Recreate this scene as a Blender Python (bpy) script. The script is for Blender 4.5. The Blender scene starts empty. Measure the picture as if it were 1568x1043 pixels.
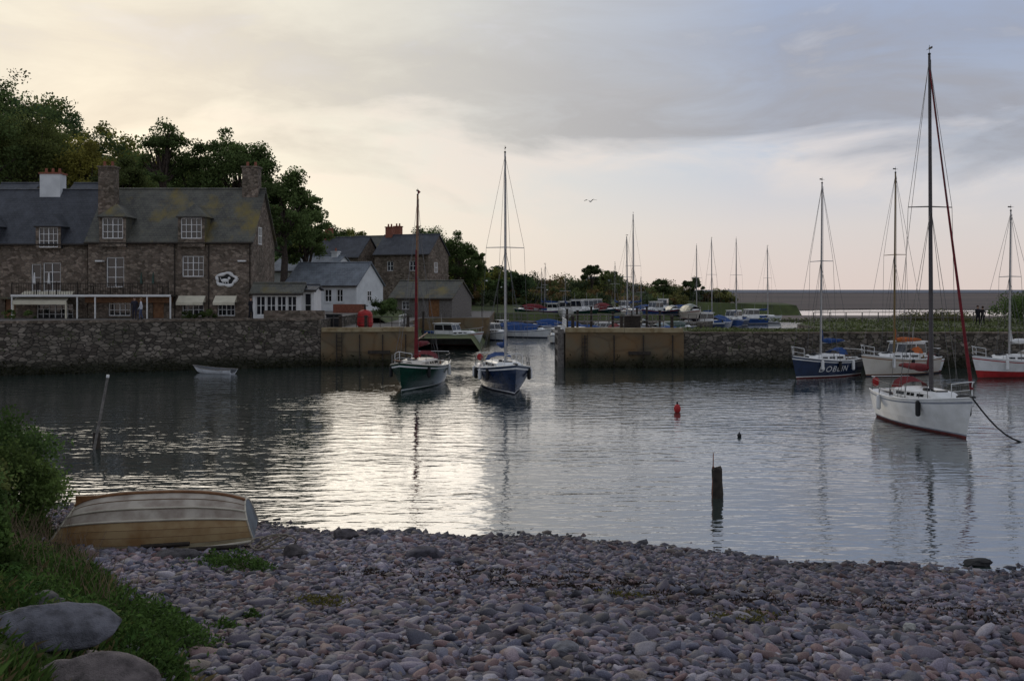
import bpy, math, random
import numpy as np
from mathutils import Vector, Matrix
random.seed(7); rng=np.random.default_rng(7)
R=math.radians
scene=bpy.context.scene
# surveyed bearings (tan*1524) and ranges in metres -> world metres
def sx(b,D): return (b-784)/1524*D
def sz(e,D): return 6-(e-443)/1524*D

# ------------------------------------------------------------ materials
MC={}
def base(name,rough=.8,spec=.3,metal=0):
    m=bpy.data.materials.new(name); m.use_nodes=True
    nt=m.node_tree; b=nt.nodes['Principled BSDF']
    b.inputs['Roughness'].default_value=rough; b.inputs['Metallic'].default_value=metal
    b.inputs['Specular IOR Level'].default_value=spec
    return m,nt,b
def N(nt,t,**k):
    n=nt.nodes.new(t)
    for a,v in k.items(): setattr(n,a,v)
    return n
def rgba(c): return (c[0],c[1],c[2],1)
def coords(nt,scale=(1,1,1)):
    tc=N(nt,'ShaderNodeTexCoord'); mp=N(nt,'ShaderNodeMapping'); mp.inputs['Scale'].default_value=scale
    nt.links.new(tc.outputs['Object'],mp.inputs['Vector']); return mp.outputs[0]
def noise(nt,vec,scale,detail=5,rough=.55):
    n=N(nt,'ShaderNodeTexNoise'); n.inputs['Scale'].default_value=scale; n.inputs['Detail'].default_value=detail
    n.inputs['Roughness'].default_value=rough; nt.links.new(vec,n.inputs['Vector']); return n
def ramp(nt,fac,stops,interp='LINEAR'):
    r=N(nt,'ShaderNodeValToRGB'); cr=r.color_ramp; cr.interpolation=interp
    while len(cr.elements)<len(stops): cr.elements.new(.5)
    for e,(p,c) in zip(cr.elements,stops):
        e.position=p; e.color=rgba(c) if hasattr(c,'__len__') else (c,c,c,1)
    nt.links.new(fac,r.inputs[0]); return r.outputs[0]
def mix(nt,f,a,b,mode='MIX'):
    m=N(nt,'ShaderNodeMix',data_type='RGBA',blend_type=mode)
    for s,v in ((0,f),(6,a),(7,b)):
        if hasattr(v,'links') : nt.links.new(v,m.inputs[s])
        elif s==0: m.inputs[0].default_value=v
        else: m.inputs[s].default_value=rgba(v)
    return m.outputs[2]
def bump(nt,b,h,dist=.02,strength=.6):
    bm=N(nt,'ShaderNodeBump'); bm.inputs['Distance'].default_value=dist; bm.inputs['Strength'].default_value=strength
    nt.links.new(h,bm.inputs['Height']); nt.links.new(bm.outputs[0],b.inputs['Normal'])
def M(name,c1,c2=None,scale=2.5,rough=.75,bmp=0.004,spec=.3,metal=0):
    if name in MC: return MC[name]
    m,nt,b=base(name,rough,spec,metal)
    if c2 is None: c2=tuple(x*.75 for x in c1)
    v=coords(nt); n=noise(nt,v,scale,6)
    nt.links.new(ramp(nt,n.outputs[0],[(.35,c2),(.62,c1)]),b.inputs['Base Color'])
    if bmp:
        n2=noise(nt,v,scale*8,4); bump(nt,b,n2.outputs[0],bmp)
    MC[name]=m; return m
def M_stone(name,stops,mortar,scale=2.6,flat=1.7,tide=False,bd=.05,stain=(.05,.05,.035)):
    m,nt,b=base(name,.9,.2)
    v=coords(nt,(1,1,flat)); nz=noise(nt,v,3,3)
    add=N(nt,'ShaderNodeVectorMath',operation='MULTIPLY_ADD'); nt.links.new(nz.outputs[1],add.inputs[0]); add.inputs[1].default_value=(.22,.22,.22); nt.links.new(v,add.inputs[2])
    vo=N(nt,'ShaderNodeTexVoronoi'); vo.inputs['Scale'].default_value=scale; nt.links.new(add.outputs[0],vo.inputs['Vector'])
    ve=N(nt,'ShaderNodeTexVoronoi',feature='DISTANCE_TO_EDGE'); ve.inputs['Scale'].default_value=scale; nt.links.new(add.outputs[0],ve.inputs['Vector'])
    sep=N(nt,'ShaderNodeSeparateColor'); nt.links.new(vo.outputs['Color'],sep.inputs[0])
    c=ramp(nt,sep.outputs[0],stops)
    e=ramp(nt,ve.outputs['Distance'],[(.0,0),(.09,1)])
    c=mix(nt,e,mortar,c)
    big=noise(nt,coords(nt),.45,6); c=mix(nt,ramp(nt,big.outputs[0],[(.35,.75),(.6,0)]),c,mix(nt,.55,c,stain))
    if tide:
        ge=N(nt,'ShaderNodeNewGeometry'); sp=N(nt,'ShaderNodeSeparateXYZ'); nt.links.new(ge.outputs['Position'],sp.inputs[0])
        ma=N(nt,'ShaderNodeMath',operation='MULTIPLY_ADD'); nt.links.new(big.outputs[0],ma.inputs[0]); ma.inputs[1].default_value=-.9; nt.links.new(sp.outputs[2],ma.inputs[2])
        c=mix(nt,ramp(nt,ma.outputs[0],[(.0,.9),(.25,.6),(.75,0)]),c,(.028,.03,.018))
    nt.links.new(c,b.inputs['Base Color'])
    f=noise(nt,v,14,4); h=N(nt,'ShaderNodeMath',operation='MULTIPLY_ADD'); nt.links.new(f.outputs[0],h.inputs[0]); h.inputs[1].default_value=.35
    nt.links.new(e,h.inputs[2]); bump(nt,b,h.outputs[0],bd,.8)
    return m
def M_slate(name,c1,c2,moss=(.12,.11,.03),mossamt=.0):
    m,nt,b=base(name,.62,.35)
    tc=N(nt,'ShaderNodeTexCoord'); s=N(nt,'ShaderNodeSeparateXYZ'); nt.links.new(tc.outputs['Object'],s.inputs[0])
    cb=N(nt,'ShaderNodeCombineXYZ'); nt.links.new(s.outputs[0],cb.inputs[0]); nt.links.new(s.outputs[2],cb.inputs[1])
    br=N(nt,'ShaderNodeTexBrick'); nt.links.new(cb.outputs[0],br.inputs['Vector'])
    for k,v in (('Scale',1),('Brick Width',.3),('Row Height',.2),('Mortar Size',.012),('Bias',.0)): br.inputs[k].default_value=v
    br.inputs['Color1'].default_value=rgba(c1); br.inputs['Color2'].default_value=rgba(c2); br.inputs['Mortar'].default_value=rgba([x*.35 for x in c2])
    n=noise(nt,coords(nt),.9,7,.7); c=mix(nt,ramp(nt,n.outputs[0],[(.4,.0),(.7,.7)]),br.outputs[0],[x*1.6 for x in c1])
    if mossamt:
        n2=noise(nt,coords(nt,(1,1,.5)),.35,7,.65); c=mix(nt,ramp(nt,n2.outputs[0],[(.5,0),(.66,mossamt)]),c,moss)
    nt.links.new(c,b.inputs['Base Color']); bump(nt,b,br.outputs[1],-.02,.6)
    return m
def M_attr(name,rough=.8,spec=.25,trans=0,bmp=0,bs=20):
    m,nt,b=base(name,rough,spec)
    a=N(nt,'ShaderNodeAttribute'); a.attribute_name='Col'
    c=a.outputs['Color']
    if bmp:
        n=noise(nt,coords(nt),bs,5); c=mix(nt,1,c,ramp(nt,n.outputs[0],[(.3,.6),(.7,1.25)]),'MULTIPLY'); bump(nt,b,n.outputs[0],bmp)
    nt.links.new(c,b.inputs['Base Color'])
    if trans:
        t=N(nt,'ShaderNodeBsdfTranslucent'); nt.links.new(a.outputs['Color'],t.inputs[0])
        ms=N(nt,'ShaderNodeMixShader'); ms.inputs[0].default_value=trans
        nt.links.new(b.outputs[0],ms.inputs[1]); nt.links.new(t.outputs[0],ms.inputs[2])
        nt.links.new(ms.outputs[0],nt.nodes['Material Output'].inputs[0])
    return m

stone_house=M_stone('house_stone',[(0,(.105,.08,.06)),(.5,(.205,.16,.125)),(1,(.34,.275,.215))],(.19,.16,.13),3.2,1.5)
stone_quay=M_stone('quay_stone',[(0,(.07,.058,.048)),(.5,(.15,.128,.105)),(1,(.29,.25,.205))],(.04,.036,.032),2.2,1.8,True,.09)
stone_pier=M_stone('pier_concrete',[(0,(.12,.10,.068)),(1,(.18,.145,.09))],(.11,.09,.06),.55,1.2,True,.02,(.22,.10,.025))
slate=M_slate('slate_roof',(.095,.094,.075),(.062,.062,.055),(.20,.15,.03),.8)
slate2=M_slate('slate_roof_dark',(.055,.06,.07),(.038,.042,.05))
slate3=M_slate('slate_roof_blue',(.16,.18,.20),(.12,.135,.155))
white=M('white_paint',(.78,.78,.76),(.68,.68,.66),1.5,.5,.001)
cream=M('cream_canvas',(.68,.64,.50),(.58,.54,.42),2,.8)
render_w=M('white_render',(.72,.74,.74),(.58,.6,.6),.9,.85,.01)
woodd=M('dark_timber',(.05,.04,.03),(.025,.02,.017),6,.8,.01)
woodm=M('varnished_timber',(.28,.14,.06),(.18,.08,.035),5,.4,.003)
weather=M('weathered_timber',(.22,.20,.18),(.11,.10,.09),7,.85,.01)
red=M('red_paint',(.42,.025,.025),(.30,.02,.02),3,.45,.002)
redsail=M('tan_sail',(.18,.02,.025),(.10,.012,.016),4,.9,.01)
bluec=M('blue_canvas',(.02,.07,.22),(.015,.04,.13),4,.85,.01)
navy=M('navy_hull',(.012,.028,.075),(.01,.02,.05),2,.22,.001,.5)
green=M('green_hull',(.006,.045,.028),(.005,.03,.02),2,.22,.001,.5)
gel=M('white_gelcoat',(.78,.78,.76),(.64,.64,.61),1.6,.25,.001,.5)
gel2=M('cream_gelcoat',(.62,.58,.50),(.55,.5,.42),1,.3,.001,.5)
anti=M('antifoul',(.03,.03,.045),(.02,.02,.03),4,.8)
antir=M('antifoul_red',(.16,.03,.03),(.10,.025,.02),4,.8)
alu=M('mast_aluminium',(.42,.42,.42),(.34,.34,.34),3,.35,0,.5,.6)
wire=M('rigging_wire',(.16,.16,.16),(.12,.12,.12),3,.4,0,.5,.5)
black=M('black_rubber',(.02,.02,.022),(.015,.015,.015),4,.6)
orange=M('orange_canvas',(.50,.13,.03),(.36,.09,.02),4,.8)
brick=M('red_brick',(.30,.11,.07),(.2,.08,.05),6,.85)
glassm,nt,b=base('window_glass',.06,.8); b.inputs['Base Color'].default_value=(.012,.014,.018,1)
leafm=M_attr('leaf',.8,.12,.45)
pebm=M_attr('pebble',.6,.4,0,.006,60)
grassm=M_attr('grass_blade',.7,.2,.3)

# ------------------------------------------------------------ mesh builder
class MB:
    def __init__(s): s.v=[];s.f=[];s.m=[];s.s=[]
    def add(s,vs,fs,mi,sm=False):
        o=len(s.v); s.v+= [tuple(v) for v in vs]
        for f in fs: s.f.append([i+o for i in f]); s.m.append(mi); s.s.append(sm)
    def box(s,x0,x1,y0,y1,z0,z1,mi):
        s.add([(x0,y0,z0),(x1,y0,z0),(x1,y1,z0),(x0,y1,z0),(x0,y0,z1),(x1,y0,z1),(x1,y1,z1),(x0,y1,z1)],
              [(0,3,2,1),(4,5,6,7),(0,1,5,4),(1,2,6,5),(2,3,7,6),(3,0,4,7)],mi)
    def quad(s,a,b,c,d,mi): s.add([a,b,c,d],[(0,1,2,3)],mi)
    def tri(s,a,b,c,mi): s.add([a,b,c],[(0,1,2)],mi)
    def tube(s,p0,p1,r0,r1=None,mi=0,n=8,cap=True):
        r1=r0 if r1 is None else r1
        p0=Vector(p0);p1=Vector(p1); d=(p1-p0)
        if d.length<1e-6: return
        d.normalize(); a=d.orthogonal().normalized(); b=d.cross(a)
        vs=[];
        for p,r in ((p0,r0),(p1,r1)):
            for i in range(n):
                t=2*math.pi*i/n; vs.append(p+a*math.cos(t)*r+b*math.sin(t)*r)
        fs=[(i,(i+1)%n,n+(i+1)%n,n+i) for i in range(n)]
        s.add(vs,fs,mi,True)
        if cap:
            s.add(vs[:n],[tuple(range(n))[::-1]],mi); s.add(vs[n:],[tuple(range(n))],mi)
    def path(s,pts,r,mi,n=6):
        for a,b in zip(pts[:-1],pts[1:]): s.tube(a,b,r,r,mi,n,False)
    def ball(s,c,r,mi,nu=14,nv=9):
        if not hasattr(r,'__len__'): r=(r,r,r)
        vs=[];fs=[]
        for j in range(nv+1):
            ph=math.pi*j/nv
            for i in range(nu):
                t=2*math.pi*i/nu; vs.append((c[0]+r[0]*math.sin(ph)*math.cos(t),c[1]+r[1]*math.sin(ph)*math.sin(t),c[2]+r[2]*math.cos(ph)))
        for j in range(nv):
            for i in range(nu):
                fs.append((j*nu+i,(j+1)*nu+i,(j+1)*nu+(i+1)%nu,j*nu+(i+1)%nu))
        s.add(vs,fs,mi,True)
    def obj(s,name,mats,parent=None,loc=None,rz=0):
        me=bpy.data.meshes.new(name); me.from_pydata(s.v,[],s.f)
        for m in mats: me.materials.append(m)
        me.polygons.foreach_set('material_index',s.m); me.polygons.foreach_set('use_smooth',s.s); me.update()
        o=bpy.data.objects.new(name,me); scene.collection.objects.link(o)
        if parent: o.parent=parent
        if loc: o.location=loc
        o.rotation_euler=(0,0,rz); return o
def empty(name,loc=(0,0,0),rz=0):
    e=bpy.data.objects.new(name,None); scene.collection.objects.link(e); e.location=loc; e.rotation_euler=(0,0,rz); e.empty_display_size=.2; return e
def np_mesh(name,V,Fc,mats,col=None,smooth=False,parent=None):
    me=bpy.data.meshes.new(name); n=len(V); m,k=Fc.shape
    me.vertices.add(n); me.vertices.foreach_set('co',V.astype(np.float32).ravel())
    me.loops.add(m*k); me.loops.foreach_set('vertex_index',Fc.astype(np.int32).ravel())
    me.polygons.add(m); me.polygons.foreach_set('loop_start',np.arange(m,dtype=np.int32)*k)
    if smooth: me.polygons.foreach_set('use_smooth',np.ones(m,dtype=bool))
    me.update(calc_edges=True)
    if col is not None:
        a=me.color_attributes.new('Col','FLOAT_COLOR','POINT')
        c=np.ones((n,4),dtype=np.float32); c[:,:3]=col; a.data.foreach_set('color',c.ravel())
    for mt in mats: me.materials.append(mt)
    o=bpy.data.objects.new(name,me); scene.collection.objects.link(o)
    if parent: o.parent=parent
    return o
def sstep(t): t=np.clip(t,0,1); return t*t*(3-2*t)
def fbm(x,y,sc=1.0,seed=0):
    r=np.random.default_rng(seed); o=np.zeros_like(x,dtype=float); a=1;f=sc
    for k in range(5):
        th=r.uniform(0,6.28,3); ph=r.uniform(0,6.28,3)
        for t,p in zip(th,ph): o+=a*np.sin((x*np.cos(t)+y*np.sin(t))*f+p)/3
        a*=.55; f*=1.9
    return o

# ------------------------------------------------------------ world
sun_az=R(-23); sun_el=R(13)
SD=Vector((math.sin(sun_az)*math.cos(sun_el),math.cos(sun_az)*math.cos(sun_el),math.sin(sun_el)))
w=bpy.data.worlds.new('World'); scene.world=w; w.use_nodes=True; nt=w.node_tree
bg=nt.nodes['Background']
sky=N(nt,'ShaderNodeTexSky',sky_type='NISHITA'); sky.sun_disc=False; sky.sun_elevation=sun_el; sky.sun_rotation=sun_az%(2*math.pi); sky.air_density=1.2; sky.dust_density=1.5
tc=N(nt,'ShaderNodeTexCoord'); D_=tc.outputs['Generated']
sp=N(nt,'ShaderNodeSeparateXYZ'); nt.links.new(D_,sp.inputs[0])
dt=N(nt,'ShaderNodeVectorMath',operation='DOT_PRODUCT'); nt.links.new(D_,dt.inputs[0]); dt.inputs[1].default_value=SD
vertical=ramp(nt,sp.outputs[2],[(0,(.70,.60,.565)),(.06,(.66,.62,.62)),(.13,(.50,.56,.67)),(.23,(.34,.43,.63)),(.5,(.50,.56,.67)),(1,(.54,.58,.66))])
glow=ramp(nt,dt.outputs['Value'],[(.0,0),(.80,.0),(.90,.42),(.965,.9),(1,1)])
c=mix(nt,glow,vertical,(.79,.76,.66))
back=ramp(nt,dt.outputs['Value'],[(0,.8),(.5,.95),(.8,1.0)])
c=mix(nt,1,c,back,'MULTIPLY')
def madd(a,k,b_):
    m=N(nt,'ShaderNodeMath',operation='MULTIPLY_ADD'); nt.links.new(a,m.inputs[0]); m.inputs[1].default_value=k
    if hasattr(b_,'links'): nt.links.new(b_,m.inputs[2])
    else: m.inputs[2].default_value=b_
    return m.outputs[0]
mp=N(nt,'ShaderNodeMapping'); mp.inputs['Scale'].default_value=(1,1,3.3); mp.inputs['Location'].default_value=(.6,.2,.1); mp.inputs['Rotation'].default_value=(0,R(-4),0); nt.links.new(D_,mp.inputs[0])
cn=noise(nt,mp.outputs[0],2.3,9,.55); cn.inputs['Distortion'].default_value=.35
cn2=noise(nt,mp.outputs[0],5.5,9,.62); cn2.inputs['Distortion'].default_value=.5
zz=madd(cn.outputs[0],.34,sp.outputs[2])       # z + .34*noise (mean .17)
band=ramp(nt,zz,[(.290,0),(.328,.95),(.385,1),(.435,.65),(.48,.25),(.60,.5),(1,.5)])
tex=ramp(nt,cn2.outputs[0],[(.34,.5),(.58,1)])
cmask=mix(nt,1,band,tex,'MULTIPLY')
ccol=mix(nt,glow,(.335,.34,.39),(.56,.54,.50))
c=mix(nt,cmask,c,ccol)
edge=ramp(nt,zz,[(.24,0),(.29,.6),(.325,0)])
c=mix(nt,mix(nt,1,edge,ramp(nt,cn2.outputs[0],[(.40,0),(.58,1)]),'MULTIPLY'),c,(.80,.70,.64))
wis=ramp(nt,cn2.outputs[0],[(.52,0),(.68,.5)])
c=mix(nt,mix(nt,1,wis,ramp(nt,sp.outputs[2],[(.16,0),(.26,1),(.5,.6)]),'MULTIPLY'),c,(.64,.65,.71))
sk=N(nt,'ShaderNodeVectorMath',operation='SCALE'); nt.links.new(sky.outputs[0],sk.inputs[0]); sk.inputs['Scale'].default_value=.08
c=mix(nt,.07,c,sk.outputs[0])
nt.links.new(c,bg.inputs[0]); bg.inputs[1].default_value=1.07
sl=bpy.data.lights.new('sun','SUN'); sl.energy=.5; sl.angle=R(42); sl.color=(1,.88,.72)
so=bpy.data.objects.new('sun',sl); scene.collection.objects.link(so); so.rotation_euler=(-SD).to_track_quat('-Z','Y').to_euler()

# ------------------------------------------------------------ camera
cam=bpy.data.cameras.new('camera'); co=bpy.data.objects.new('camera',cam); scene.collection.objects.link(co)
co.location=(0,0,6); co.rotation_euler=(R(90),0,0); cam.sensor_width=36; cam.lens=35; cam.shift_y=-.05; cam.clip_end=20000
scene.camera=co
scene.view_settings.view_transform='Standard'; scene.view_settings.look='None'; scene.view_settings.exposure=0

# ------------------------------------------------------------ water
wm,nt,b=base('harbour_water',.03,.5); b.inputs['IOR'].default_value=1.4
v=coords(nt,(.5,1.3,1)); n1=noise(nt,v,1.5,2,.5); n2=noise(nt,v,5,2,.5); nb=noise(nt,coords(nt,(1,2.2,1)),.06,4)
h=N(nt,'ShaderNodeMath',operation='MULTIPLY_ADD'); nt.links.new(n2.outputs[0],h.inputs[0]); h.inputs[1].default_value=.2; nt.links.new(n1.outputs[0],h.inputs[2])
bm=N(nt,'ShaderNodeBump'); bm.inputs['Distance'].default_value=.07
nt.links.new(ramp(nt,nb.outputs[0],[(.38,.3),(.62,1)]),bm.inputs['Strength'])
nt.links.new(h.outputs[0],bm.inputs['Height']); nt.links.new(bm.outputs[0],b.inputs['Normal'])
b.inputs['Base Color'].default_value=(.035,.05,.045,1)
gl=N(nt,'ShaderNodeBsdfGlossy'); gl.inputs['Roughness'].default_value=.04; gl.inputs['Color'].default_value=(.86,.87,.9,1); nt.links.new(bm.outputs[0],gl.inputs['Normal'])
ms=N(nt,'ShaderNodeMixShader'); ms.inputs[0].default_value=.36; nt.links.new(b.outputs[0],ms.inputs[1]); nt.links.new(gl.outputs[0],ms.inputs[2]); nt.links.new(ms.outputs[0],nt.nodes['Material Output'].inputs[0])
mb=MB(); mb.quad((-4000,-40,0),(4000,-40,0),(4000,8000,0),(-4000,8000,0),0); mb.obj('water',[wm])
gm=M('seabed_mud',(.10,.085,.07),(.06,.05,.045),.5,.9)
mb=MB(); mb.quad((-6000,-200,-4),(6000,-200,-4),(6000,9000,-4),(-6000,9000,-4),0); mb.obj('ground',[gm])
mud=M('mudflat',(.12,.09,.078),(.055,.046,.045),.02,.9,0)
n=[q for q in mud.node_tree.nodes if q.type=='MAPPING'][0]; n.inputs['Scale'].default_value=(.35,1,1)
mb=MB(); pts=[(34,290),(60,275),(110,300),(260,230),(3500,230),(3500,1500),(-1500,1500),(-1500,400),(20,330)]
mb.add([(x,y,.15) for x,y in pts],[tuple(range(len(pts)))],0); mb.obj('mudflat',[mud])
seam=M('far_sea_surface',(.10,.115,.15),(.075,.085,.115),.004,.7,0)
mb=MB(); mb.quad((-4000,1480,.6),(6000,1480,.6),(6000,8500,.6),(-4000,8500,.6),0); mb.obj('sea',[seam])

# ------------------------------------------------------------ beach
def xb(y): return -4.1-.6*(y-11)
def beach(x,y):
    ys=23.9-.27*x+.35*np.sin(x*.5+1)+.15*np.sin(x*1.7)
    t=ys-y
    h=np.where(t>0,.13*t,.16*t)
    bank=np.clip((xb(y)-x+.25*np.sin(y*1.3))*.42,0,1.5)*(1-sstep((y-22)/7))
    return h+bank+.03*fbm(x,y,1.2,3)
def grid(name,x0,x1,y0,y1,st,fn,mats):
    xs=np.arange(x0,x1+st,st); ys=np.arange(y0,y1+st,st); X,Y=np.meshgrid(xs,ys); Z=fn(X,Y)
    V=np.stack([X.ravel(),Y.ravel(),Z.ravel()],1); nx=len(xs); ny=len(ys)
    i=np.arange(nx*ny).reshape(ny,nx); Fc=np.stack([i[:-1,:-1].ravel(),i[:-1,1:].ravel(),i[1:,1:].ravel(),i[1:,:-1].ravel()],1)
    return np_mesh(name,V,Fc,mats,smooth=True)
bmm=M('beach_shingle',(.085,.075,.085),(.04,.036,.042),9,.8,.03)
grid('beach',-46,46,-12,36,.35,beach,[bmm])

def ico(sub):
    import bmesh
    bm=bmesh.new(); bmesh.ops.create_icosphere(bm,subdivisions=sub,radius=1); bm.verts.ensure_lookup_table()
    V=np.array([v.co[:] for v in bm.verts]); Fc=np.array([[v.index for v in f.verts] for f in bm.faces]); bm.free(); return V,Fc
def rotm(n,tilt=.25):
    a=rng.uniform(0,6.28,n); b=rng.normal(0,tilt,n); c=rng.normal(0,tilt,n)
    ca,sa=np.cos(a),np.sin(a); cb,sb=np.cos(b),np.sin(b); cc,sc=np.cos(c),np.sin(c); o=np.ones(n); z=np.zeros(n)
    Rz=np.stack([ca,-sa,z,sa,ca,z,z,z,o],1).reshape(n,3,3); Ry=np.stack([cb,z,sb,z,o,z,-sb,z,cb],1).reshape(n,3,3); Rx=np.stack([o,z,z,z,cc,-sc,z,sc,cc],1).reshape(n,3,3)
    return Rx@Ry@Rz
def pebbles(pos,rad,cols,sub):
    n=len(pos); V0,F0=ico(sub); nv=len(V0)
    var=[]
    for k in range(14):
        d=rng.normal(0,1,(3,3)); vv=V0*(1+.16*np.sin(V0@d*1.9+rng.uniform(0,6,3)).sum(1)[:,None]); var.append(vv)
    var=np.array(var); idx=rng.integers(0,14,n)
    sc=np.stack([rad*rng.uniform(.95,1.6,n),rad*rng.uniform(.65,1.0,n),rad*rng.uniform(.35,.68,n)],1)
    P=var[idx]*sc[:,None,:]; P=np.einsum('nij,nvj->nvi',rotm(n,.33),P)+pos[:,None,:]
    Fc=(F0[None]+(np.arange(n)*nv)[:,None,None]).reshape(-1,3)
    return P.reshape(-1,3),Fc,np.repeat(cols,nv,0)
n=66000
y=np.sqrt(rng.uniform(9.0**2,28**2,n)); x=rng.uniform(-1,1,n)*(.56*y+2.0)
h=beach(x,y); ysx=23.9-.27*x
keep=(h>-.12)&(x>xb(y)-.35-.5*rng.random(n)); x,y,h=x[keep],y[keep],h[keep]; n=len(x)
rad=np.clip(rng.lognormal(math.log(.045),.45,n),.02,.15)
pal=np.array([(.165,.142,.178),(.115,.113,.15),(.20,.153,.17),(.175,.108,.103),(.30,.275,.30),(.07,.066,.08),(.175,.138,.118),(.135,.127,.148)])
pr=rng.choice(8,n,p=[.26,.19,.16,.12,.05,.12,.05,.05]); cols=pal[pr]*rng.uniform(.6,1.3,n)[:,None]
wet=np.clip(1-h/.22,0,1); cols*= (1-.55*wet)[:,None]
patch=fbm(x,y,.5,9); cols*=(1+.28*np.clip(patch,-1,1))[:,None]
pos=np.stack([x,y,h+rad*.14],1)
nr=y<15
A=pebbles(pos[nr],rad[nr],cols[nr],2); B=pebbles(pos[~nr],rad[~nr],cols[~nr],1)
np_mesh('beach_pebbles',np.concatenate([A[0],B[0]]),np.concatenate([A[1],B[1]+len(A[0])]),[pebm],np.concatenate([A[2],B[2]]),True)

def boulder(name,x,y,rx,ry,rz,c,rot=0,sink=.3,seed=0,z=None):
    V,Fc=ico(5); r=np.random.default_rng(seed)
    d=r.normal(0,1,(3,4)); k=1+.10*np.sin(V@d*1.5+r.uniform(0,6,4)).sum(1)+.016*np.sin(V@r.normal(0,7,(3,5))).sum(1)+.006*np.sin(V@r.normal(0,22,(3,5))).sum(1)
    V=V*k[:,None]
    for _ in range(8):
        f=r.normal(0,1,3); f/=np.linalg.norm(f); q=V@f; lim=.72; V=V-np.clip(q-lim,0,None)[:,None]*f*.85
    V=V*np.array([rx,ry,rz]); ca,sa=math.cos(rot),math.sin(rot)
    V=np.stack([V[:,0]*ca-V[:,1]*sa,V[:,0]*sa+V[:,1]*ca,V[:,2]],1)
    z0=float(beach(np.array(x*1.),np.array(y*1.))) if z is None else z
    V+=np.array([x,y,z0+rz*(1-2*sink)])
    np_mesh(name,V,Fc,[M('boulder_%s'%name,c,[q*.42 for q in c],7,.8,.05)],smooth=True)
boulder('boulder',-4.66,9.9,.64,.42,.26,(.15,.15,.172),.10,.25,1)
boulder('boulder.001',-3.78,8.95,.58,.4,.27,(.18,.15,.145),-.1,.2,2)
boulder('boulder.002',-5.15,11.0,.34,.3,.22,(.12,.115,.11),.3,.3,3)
boulder('boulder.003',-3.35,8.4,.3,.25,.2,(.13,.125,.14),.3,.3,8)
boulder('rock',sx(528,23),23,.30,.22,.20,(.13,.115,.12),0,.25,4)
boulder('rock.001',sx(652,20.3),20.3,.42,.28,.17,(.13,.12,.14),0,.3,5)
boulder('rock.002',sx(285,20),19.2,.42,.26,.16,(.12,.11,.11),0,.3,6)
boulder('rock.003',sx(868,12),12,.17,.13,.1,(.24,.24,.26),0,.2,7)
boulder('rock.004',sx(1503,21.6),21.7,.34,.22,.10,(.04,.04,.04),0,.3,9,0)
boulder('rock.005',sx(1392,14.7),14.7,.12,.1,.1,(.5,.49,.45),0,.2,11)
boulder('rock.006',sx(450,20),20.3,.28,.22,.15,(.12,.105,.105),0,.25,12)
for k,(px,D_,r_) in enumerate(((130,18.6,.2),(440,18.4,.16),(600,15,.13),(700,19.5,.16),(1040,21.5,.15),(1180,19.8,.13),(1330,18,.13),(760,13,.14),(1490,13.5,.14))):
    boulder('rock.%03d'%(7+k),sx(px,D_),D_,r_*1.2,r_*.85,r_*.6,random.choice([(.14,.12,.13),(.20,.14,.13),(.11,.11,.13)]),k,.25,20+k)

# ------------------------------------------------------------ foliage
def cards(C,size,cols,flat=0.0,asp=.7):
    n=len(C); a=rng.normal(0,1,(n,3)); a/=np.linalg.norm(a,axis=1)[:,None]
    b=rng.normal(0,1,(n,3)); b[:,2]*=(1-flat); b-= (a*b).sum(1)[:,None]*a; b/=np.linalg.norm(b,axis=1)[:,None]
    s=size*rng.uniform(.6,1.3,n)[:,None]; a=a*s; b=b*s*asp
    V=np.stack([C-a,C+b*.9-a*.1,C+a,C-b*.9+a*.2],1).reshape(-1,3); Fc=np.arange(4*n).reshape(n,4)
    return V,Fc,np.repeat(cols,4,0)
def crown(c,rad,ncl,per,size,col,clr,seed=None,colvar=.25):
    """ncl leaf clumps spread through an ellipsoid, shell biased"""
    d=rng.normal(0,1,(ncl,3)); d/=np.linalg.norm(d,axis=1)[:,None]; d[:,2]=np.where(d[:,2]<-.55,-d[:,2]*.7,d[:,2])
    q=rng.uniform(.45,1.0,ncl)**.6; cc=np.array(c)+d*q[:,None]*np.array(rad)
    rr=clr*rng.uniform(.6,1.3,ncl)
    e=rng.normal(0,1,(ncl,per,3)); e/=np.linalg.norm(e,axis=2)[...,None]; e*= (rng.uniform(.1,1.25,(ncl,per))**.6)[...,None]
    e[...,2]*=.7
    P=(cc[:,None,:]+e*rr[:,None,None]).reshape(-1,3)
    tint=rng.uniform(1-colvar*1.8,1+colvar*2.4,ncl); k=np.repeat(tint,per)*rng.uniform(.65,1.35,ncl*per)
    cl=np.array(col)[None]*k[:,None]
    return cards(P,size,cl),cc
def joinc(L):
    V=[];Fc=[];C=[];o=0
    for a,b,c in L: V.append(a);Fc.append(b+o);C.append(c);o+=len(a)
    return np.concatenate(V),np.concatenate(Fc),np.concatenate(C)
bark=M('bark',(.09,.07,.055),(.045,.035,.03),5,.9,.03)
LF=1.6
def lc(c): return tuple(min(.33,q*LF) for q in c)
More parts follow.
